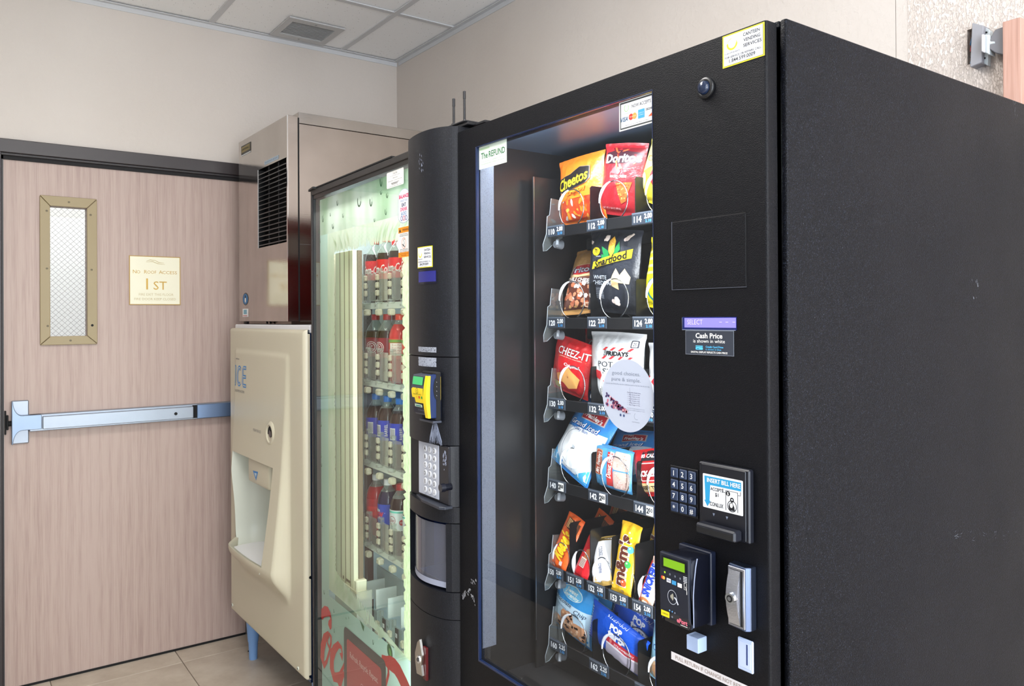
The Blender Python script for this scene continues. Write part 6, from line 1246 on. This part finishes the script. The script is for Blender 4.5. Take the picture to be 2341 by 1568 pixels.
def art_kit(b, W, H):
    u = W/2; b.ell(u*.1, H*.86, u*.55, H*.07, P2((240, 236, 236)), .0008, 18, .01); b.text('Kit Kat', u*.1, H*.86, H*.055, P2((200, 24, 34)), w=u*.9, c=.0012, bold=.03); b.poly([(-u*.2, H*.62), (u*.7, H*.70), (u*.7, H*.46), (-u*.2, H*.40)], P2((196, 120, 80)), .0008, .01)
    b.rect(-u*.4, u*.35, H*.24, H*.44, P2((226, 200, 190)), .0012)
    for k in range(6): b.rect(-u*.36, u*.31, H*(.26+.028*k), H*(.27+.028*k), P2((90, 50, 50)), .0016)
def art_gold(b, W, H):
    u = W/2; b.rect(-u*.78, u*.78, H*.04, H*.94, P2((240, 240, 244)), .0006, .010); b.text('COOKIES', -u*.1, H*.68, u*.34, P2((50, 60, 96)), w=H*.2, c=.001, rot=-80); b.text('creme', 0, H*.34, u*.40, P2((40, 60, 120)), w=H*.20, c=.0012, rot=-80, italic=.2); b.rect(-u*.6, -u*.4, H*.1, H*.5, P2((200, 170, 110)), .001)
    b.rect(-u*.97, u*.97, H*.90, H*.97, M('metal', 214, 176, 90, rough=.3), .0012, .010); b.text('NET WT 1.55 OZ', u*.1, H*.075, H*.02, P2((90, 110, 160)), w=u*.8, c=.001)
def art_mm(b, W, H):
    u = W/2; B1_ = P2((92, 42, 26)); b.text("m&m's", -u*.10, H*.49, u*1.16, P2((240, 236, 232)), w=H*.70, c=.0012, rot=90, bold=.075, cut=.010); b.text("m&m's", -u*.10, H*.49, u*1.04, B1_, w=H*.68, c=.0020, rot=90, bold=.04, cut=.010)
    for x, z, cc in ((.55, .80, (238, 200, 40)), (.30, .86, (240, 206, 60)), (.62, .66, (80, 160, 200)), (.58, .46, (60, 160, 80)), (.42, .20, (214, 90, 50)), (-.62, .12, (236, 190, 60))): b.ell(u*x, H*z, u*.26, u*.25, P2(cc), .0026, 16, .012); b.ell(u*(x-.06), H*z+u*.08, u*.07, u*.06, P2((250, 250, 245)), .0034, 8)
    b.rrect(u*.15, u*.40, H*.06, H*.10, .001, P2((150, 120, 60)), .001)
def art_snick(b, W, H):
    u = W/2; b.poly([(-u*.5, H*.06), (u*.5, H*.06), (u*.6, H*.86), (-u*.5, H*.86)], P2((226, 230, 240)), .0006, .010); b.text('SNICKERS', 0, H*.52, u*.95, P2((30, 60, 170)), w=H*.66, c=.0014, rot=88, bold=.06, italic=.15, cut=.010); b.ell(0, H*.10, u*.6, H*.06, P2((190, 120, 70)), .0010, 14, .01); b.ell(u*.1, H*.08, u*.3, H*.03, P2((240, 216, 190)), .0014, 12); b.rect(-u*.92, -u*.62, H*.06, H*.9, P2((206, 40, 48)), .0008, .010)
def art_cookie(b, W, H):
    u = W/2; b.rect(-u*.96, u*.96, H*.06, H*.66, P2((196, 222, 240)), .0005, .011); b.ell(u*.0, H*.84, u*.52, H*.105, P2((226, 238, 236)), .0008, 24, .012); b.ell(u*.0, H*.84, u*.49, H*.095, P2((110, 186, 226)), .0012, 24, .012)
    b.text('Sweet', -u*.02, H*.875, H*.060, P2((240, 246, 236)), w=u*.60, c=.0017, italic=.3, bold=.02, cut=.012); b.text('Serenity', u*.02, H*.805, H*.060, P2((240, 246, 236)), w=u*.78, c=.0017, italic=.3, bold=.02, cut=.012)
    b.text('Chocolate', -u*.38, H*.645, H*.075, P2((26, 40, 70)), w=u*1.05, c=.0012, italic=.25, cut=.012); b.text('Chip', u*.56, H*.590, H*.075, P2((26, 40, 70)), w=u*.52, c=.0012, italic=.25, cut=.012); b.text('BITE SIZE PREMIUM COOKIES', -u*.15, H*.535, H*.030, P2((90, 120, 150)), w=u*1.5, c=.0012, rot=-3, cut=.012)
    r_ = random.Random(3)
    for x, z, s in ((-.58, .20, .36), (.02, .40, .36), (-.02, .20, .40), (.56, .24, .42)):
        blob(b, u*x, H*z, u*s, H*s*.40, P2((206, 150, 112)), .0010, 14, .012, int(s*100)); 
        for k in range(16): b.ell(u*(x+s*r_.uniform(-.75, .75)), H*(z+s*.32*r_.uniform(-.8, .8)), .0036, .0030, P2(r_.choice(((60, 36, 30), (40, 26, 24), (232, 196, 168), (226, 180, 140)))), .0015+.0001*(k % 4), 7)
def art_tart(b, W, H):
    u = W/2; b.rect(-u*.20, u*.96, H*.36, H*.52, P2((196, 40, 60)), .0006, .011); b.rect(-u*.20, u*.96, H*.08, H*.37, P2((186, 178, 196)), .0006, .011); b.poly([(-u*.20, H*.38), (u*.2, H*.40), (u*.5, H*.36), (u*.96, H*.40), (u*.96, H*.34), (-u*.2, H*.34)], P2((236, 230, 236)), .0010, .012)
    b.text('POP', u*.05, H*.78, H*.13, P2((238, 240, 248)), w=u*.42, c=.0010, bold=.05, cut=.012); b.text('tarts', u*.12, H*.62, H*.17, P2((238, 240, 248)), w=u*.62, c=.0012, bold=.06, cut=.012); b.text('STRAWBERRY', u*.42, H*.44, H*.050, P2((244, 226, 230)), w=u*.66, c=.0012, bold=.02); b.ell(-u*.04, H*.46, .004, .006, P2((226, 120, 110)), .0012, 10)
    b.text('pop-tarts', u*.0, H*.93, H*.06, P2((226, 232, 246)), w=u*.7, c=.0012, rot=180)
    for k in range(12): b.rect(-u*.97, -u*.90, H*(.08+.07*k), H*(.11+.07*k), P2((220, 228, 244)), .0008)
def art_lightblue(b, W, H):
    u = W/2; b.rect(-u*.95, u*.95, H*.06, H*.40, P2((226, 190, 150)), .0005, .011); b.ell(0, H*.24, u*.6, H*.13, P2((200, 150, 110)), .0009, 16, .012); b.text('Cookies', 0, H*.62, H*.09, P2((40, 80, 150)), w=u*1.2, c=.001)
SB = [ # name, art, colour, thickness, bottom mid, top mid, left mid, right mid, depth, row, label, extra
 ('chip_bag', art_cheetos, (238, 122, 30), .044, (1332, 519), (1328, 363), (1279, 440), (1384, 438), .240, 0, 'orange bag of crunchy cheese puffs in the top left slot', {}),
 ('chip_bag', art_doritos, (172, 30, 40), .044, (1414, 505), (1432, 339), (1381, 425), (1479, 425), .242, 0, 'deep red bag of tortilla chips in the top tray', {}),
 ('chip_bag', art_classic, (240, 216, 50), .046, (1500, 488), (1537, 345), (1462, 405), (1560, 415), .240, 0, 'yellow bag of potato chips cut off by the panel, top tray', {}),
 ('chip_bag', art_chili, (228, 172, 100), .044, (1322, 738), (1360, 585), (1292, 685), (1374, 690), .262, 1, 'tan and brown bag of chili cheese corn chips, second tray', {}),
 ('chip_bag', art_popcorn, (38, 42, 52), .050, (1398, 720), (1408, 530), (1346, 640), (1466, 630), .236, 1, 'tall black bag of white cheddar popcorn, second tray', {}),
 ('chip_bag', art_yellow, (246, 228, 20), .044, (1512, 722), (1536, 560), (1478, 650), (1575, 650), .240, 1, 'bright yellow striped bag at the right edge of the second tray', {}),
 ('cracker_bag', art_cheezit, (208, 30, 36), .044, (1299, 916), (1315, 793), (1263, 862), (1352, 862), .234, 2, 'red bag of cheese crackers, front of the third tray', {}),
 ('cracker_bag', art_cheezit, (208, 30, 36), .040, (1372, 904), (1382, 764), (1330, 850), (1424, 850), .330, 2, 'red cracker bag standing behind the front one', {}),
 ('chip_bag', art_skins, (236, 238, 242), .048, (1408, 922), (1410, 760), (1352, 840), (1478, 835), .238, 2, 'white bag of potato skins with red stripes behind the round sign', {}),
 ('chip_bag', art_skins, (236, 238, 242), .050, (1538, 908), (1540, 757), (1478, 830), (1600, 830), .244, 2, 'white potato skins bag at the right edge of the third tray', {}),
 ('pastry_pack', art_bun, (50, 140, 220), .044, (1300, 1125), (1388, 962), (1297, 1020), (1400, 1075), .228, 3, 'blue and white honey bun wrapper leaning right in the fourth tray', {'seal': .04}),
 ('pastry_pack', art_bun, (50, 140, 220), .040, (1424, 1080), (1462, 965), (1400, 1010), (1500, 1040), .320, 3, 'blue honey bun wrapper behind the front one', {'seal': .04}),
 ('pastry_pack', art_donut, (90, 168, 222), .030, (1399, 1127), (1402, 1030), (1356, 1080), (1443, 1080), .224, 3, 'light blue and red pack of glazed donut sticks', {'seal': .03, 'flat': 1.0}),
 ('jerky_bag', art_jerky, (214, 30, 34), .040, (1508, 1142), (1492, 1032), (1450, 1085), (1552, 1085), .232, 3, 'red and tan bag of beef jerky at the right edge, fourth tray', {}),
]
for (nm, art, cc, T_, pb, pt, pl, pr_, d, row, lab, ex) in SB:
    Mx, w_, h_ = place(pb, pt, pl, pr_, d, row, (d-.022, d+.04) if art in (art_bun, art_chili) else None); pillow(nm, w_, h_, T_, FO(*cc), art, len(lab)*1.7+d*10, lab, 'snack bags in the vending trays', Mx, **ex)
CB_ = [
 ('candy_bar', art_reese, (232, 96, 26), .020, (1271, 1302), (1318, 1182), (1270, 1236), (1310, 1246), .222, 4, 'orange peanut butter cups wrapper', 5, .078),
 ('candy_bar', art_kit, (204, 22, 34), .018, (1325, 1314), (1368, 1212), (1328, 1255), (1362, 1265), .226, 4, 'red wafer bar wrapper', 3, .085),
 ('candy_bar', art_gold, (206, 170, 92), .018, (1380, 1324), (1384, 1212), (1359, 1265), (1405, 1265), .226, 4, 'gold and white candy bar wrapper', 1, .08),
 ('candy_bag', art_mm, (246, 196, 34), .022, (1419, 1354), (1447, 1187), (1410, 1268), (1456, 1272), .222, 4, 'yellow bag of candy coated chocolates', 3, .080),
 ('candy_bar', art_snick, (206, 176, 160), .020, (1474, 1366), (1512, 1258), (1474, 1305), (1508, 1318), .222, 4, 'white, blue and red nougat bar wrapper', 1, .08),
 ('cookie_bag', art_cookie, (56, 146, 212), .046, (1306, 1470), (1322, 1350), (1267, 1403), (1362, 1420), .234, 5, 'blue bag of bite size chocolate chip cookies', 3, .075),
 ('toaster_pastry', art_tart, (28, 86, 206), .030, (1403, 1512), (1418, 1427), (1343, 1462), (1486, 1475), .228, 5, 'blue strawberry toaster pastry pack', 3, .060),
 ('cookie_bag', art_lightblue, (150, 200, 226), .040, (1520, 1562), (1532, 1425), (1484, 1500), (1560, 1500), .235, 5, 'pale blue cookie bag at the right edge of the bottom tray', 1, .05)]
BK = ['', ' directly behind the front one', ' third in its spiral', ' fourth in its spiral', ' rearmost of its spiral']
for (nm, art, cc, T_, pb, pt, pl, pr_, d, row, lab, n_, st_) in CB_:
    Mx, w_, h_ = place(pb, pt, pl, pr_, d, row, LEAN.get(nm)); fl = 1.0 if nm in ('candy_bar', 'toaster_pastry') else 0.0
    o = pillow(nm, w_, h_, T_, FO(*cc), art, len(lab)*1.3, lab + (', front of its spiral' if n_ > 1 else ' in the ' + ('fifth' if row == 4 else 'bottom') + ' tray' if 'tray' not in lab else ''), 'candy and cookies in the lower trays', Mx, seal=.05, flat=fl, nz=.0012, cat='candy' if row == 4 else 'snack pack')
    for k in range(1, n_):
        c = o.copy(); COL.objects.link(c); c.matrix_world = Matrix.Translation(SN.M.to_3x3() @ Vector((0, st_*k, .008*k if nm == 'toaster_pastry' else 0))) @ Mx @ Matrix.Rotation(radians((7, -9, 5, -4)[k-1]), 4, 'Y'); c['label'] = lab + BK[k]
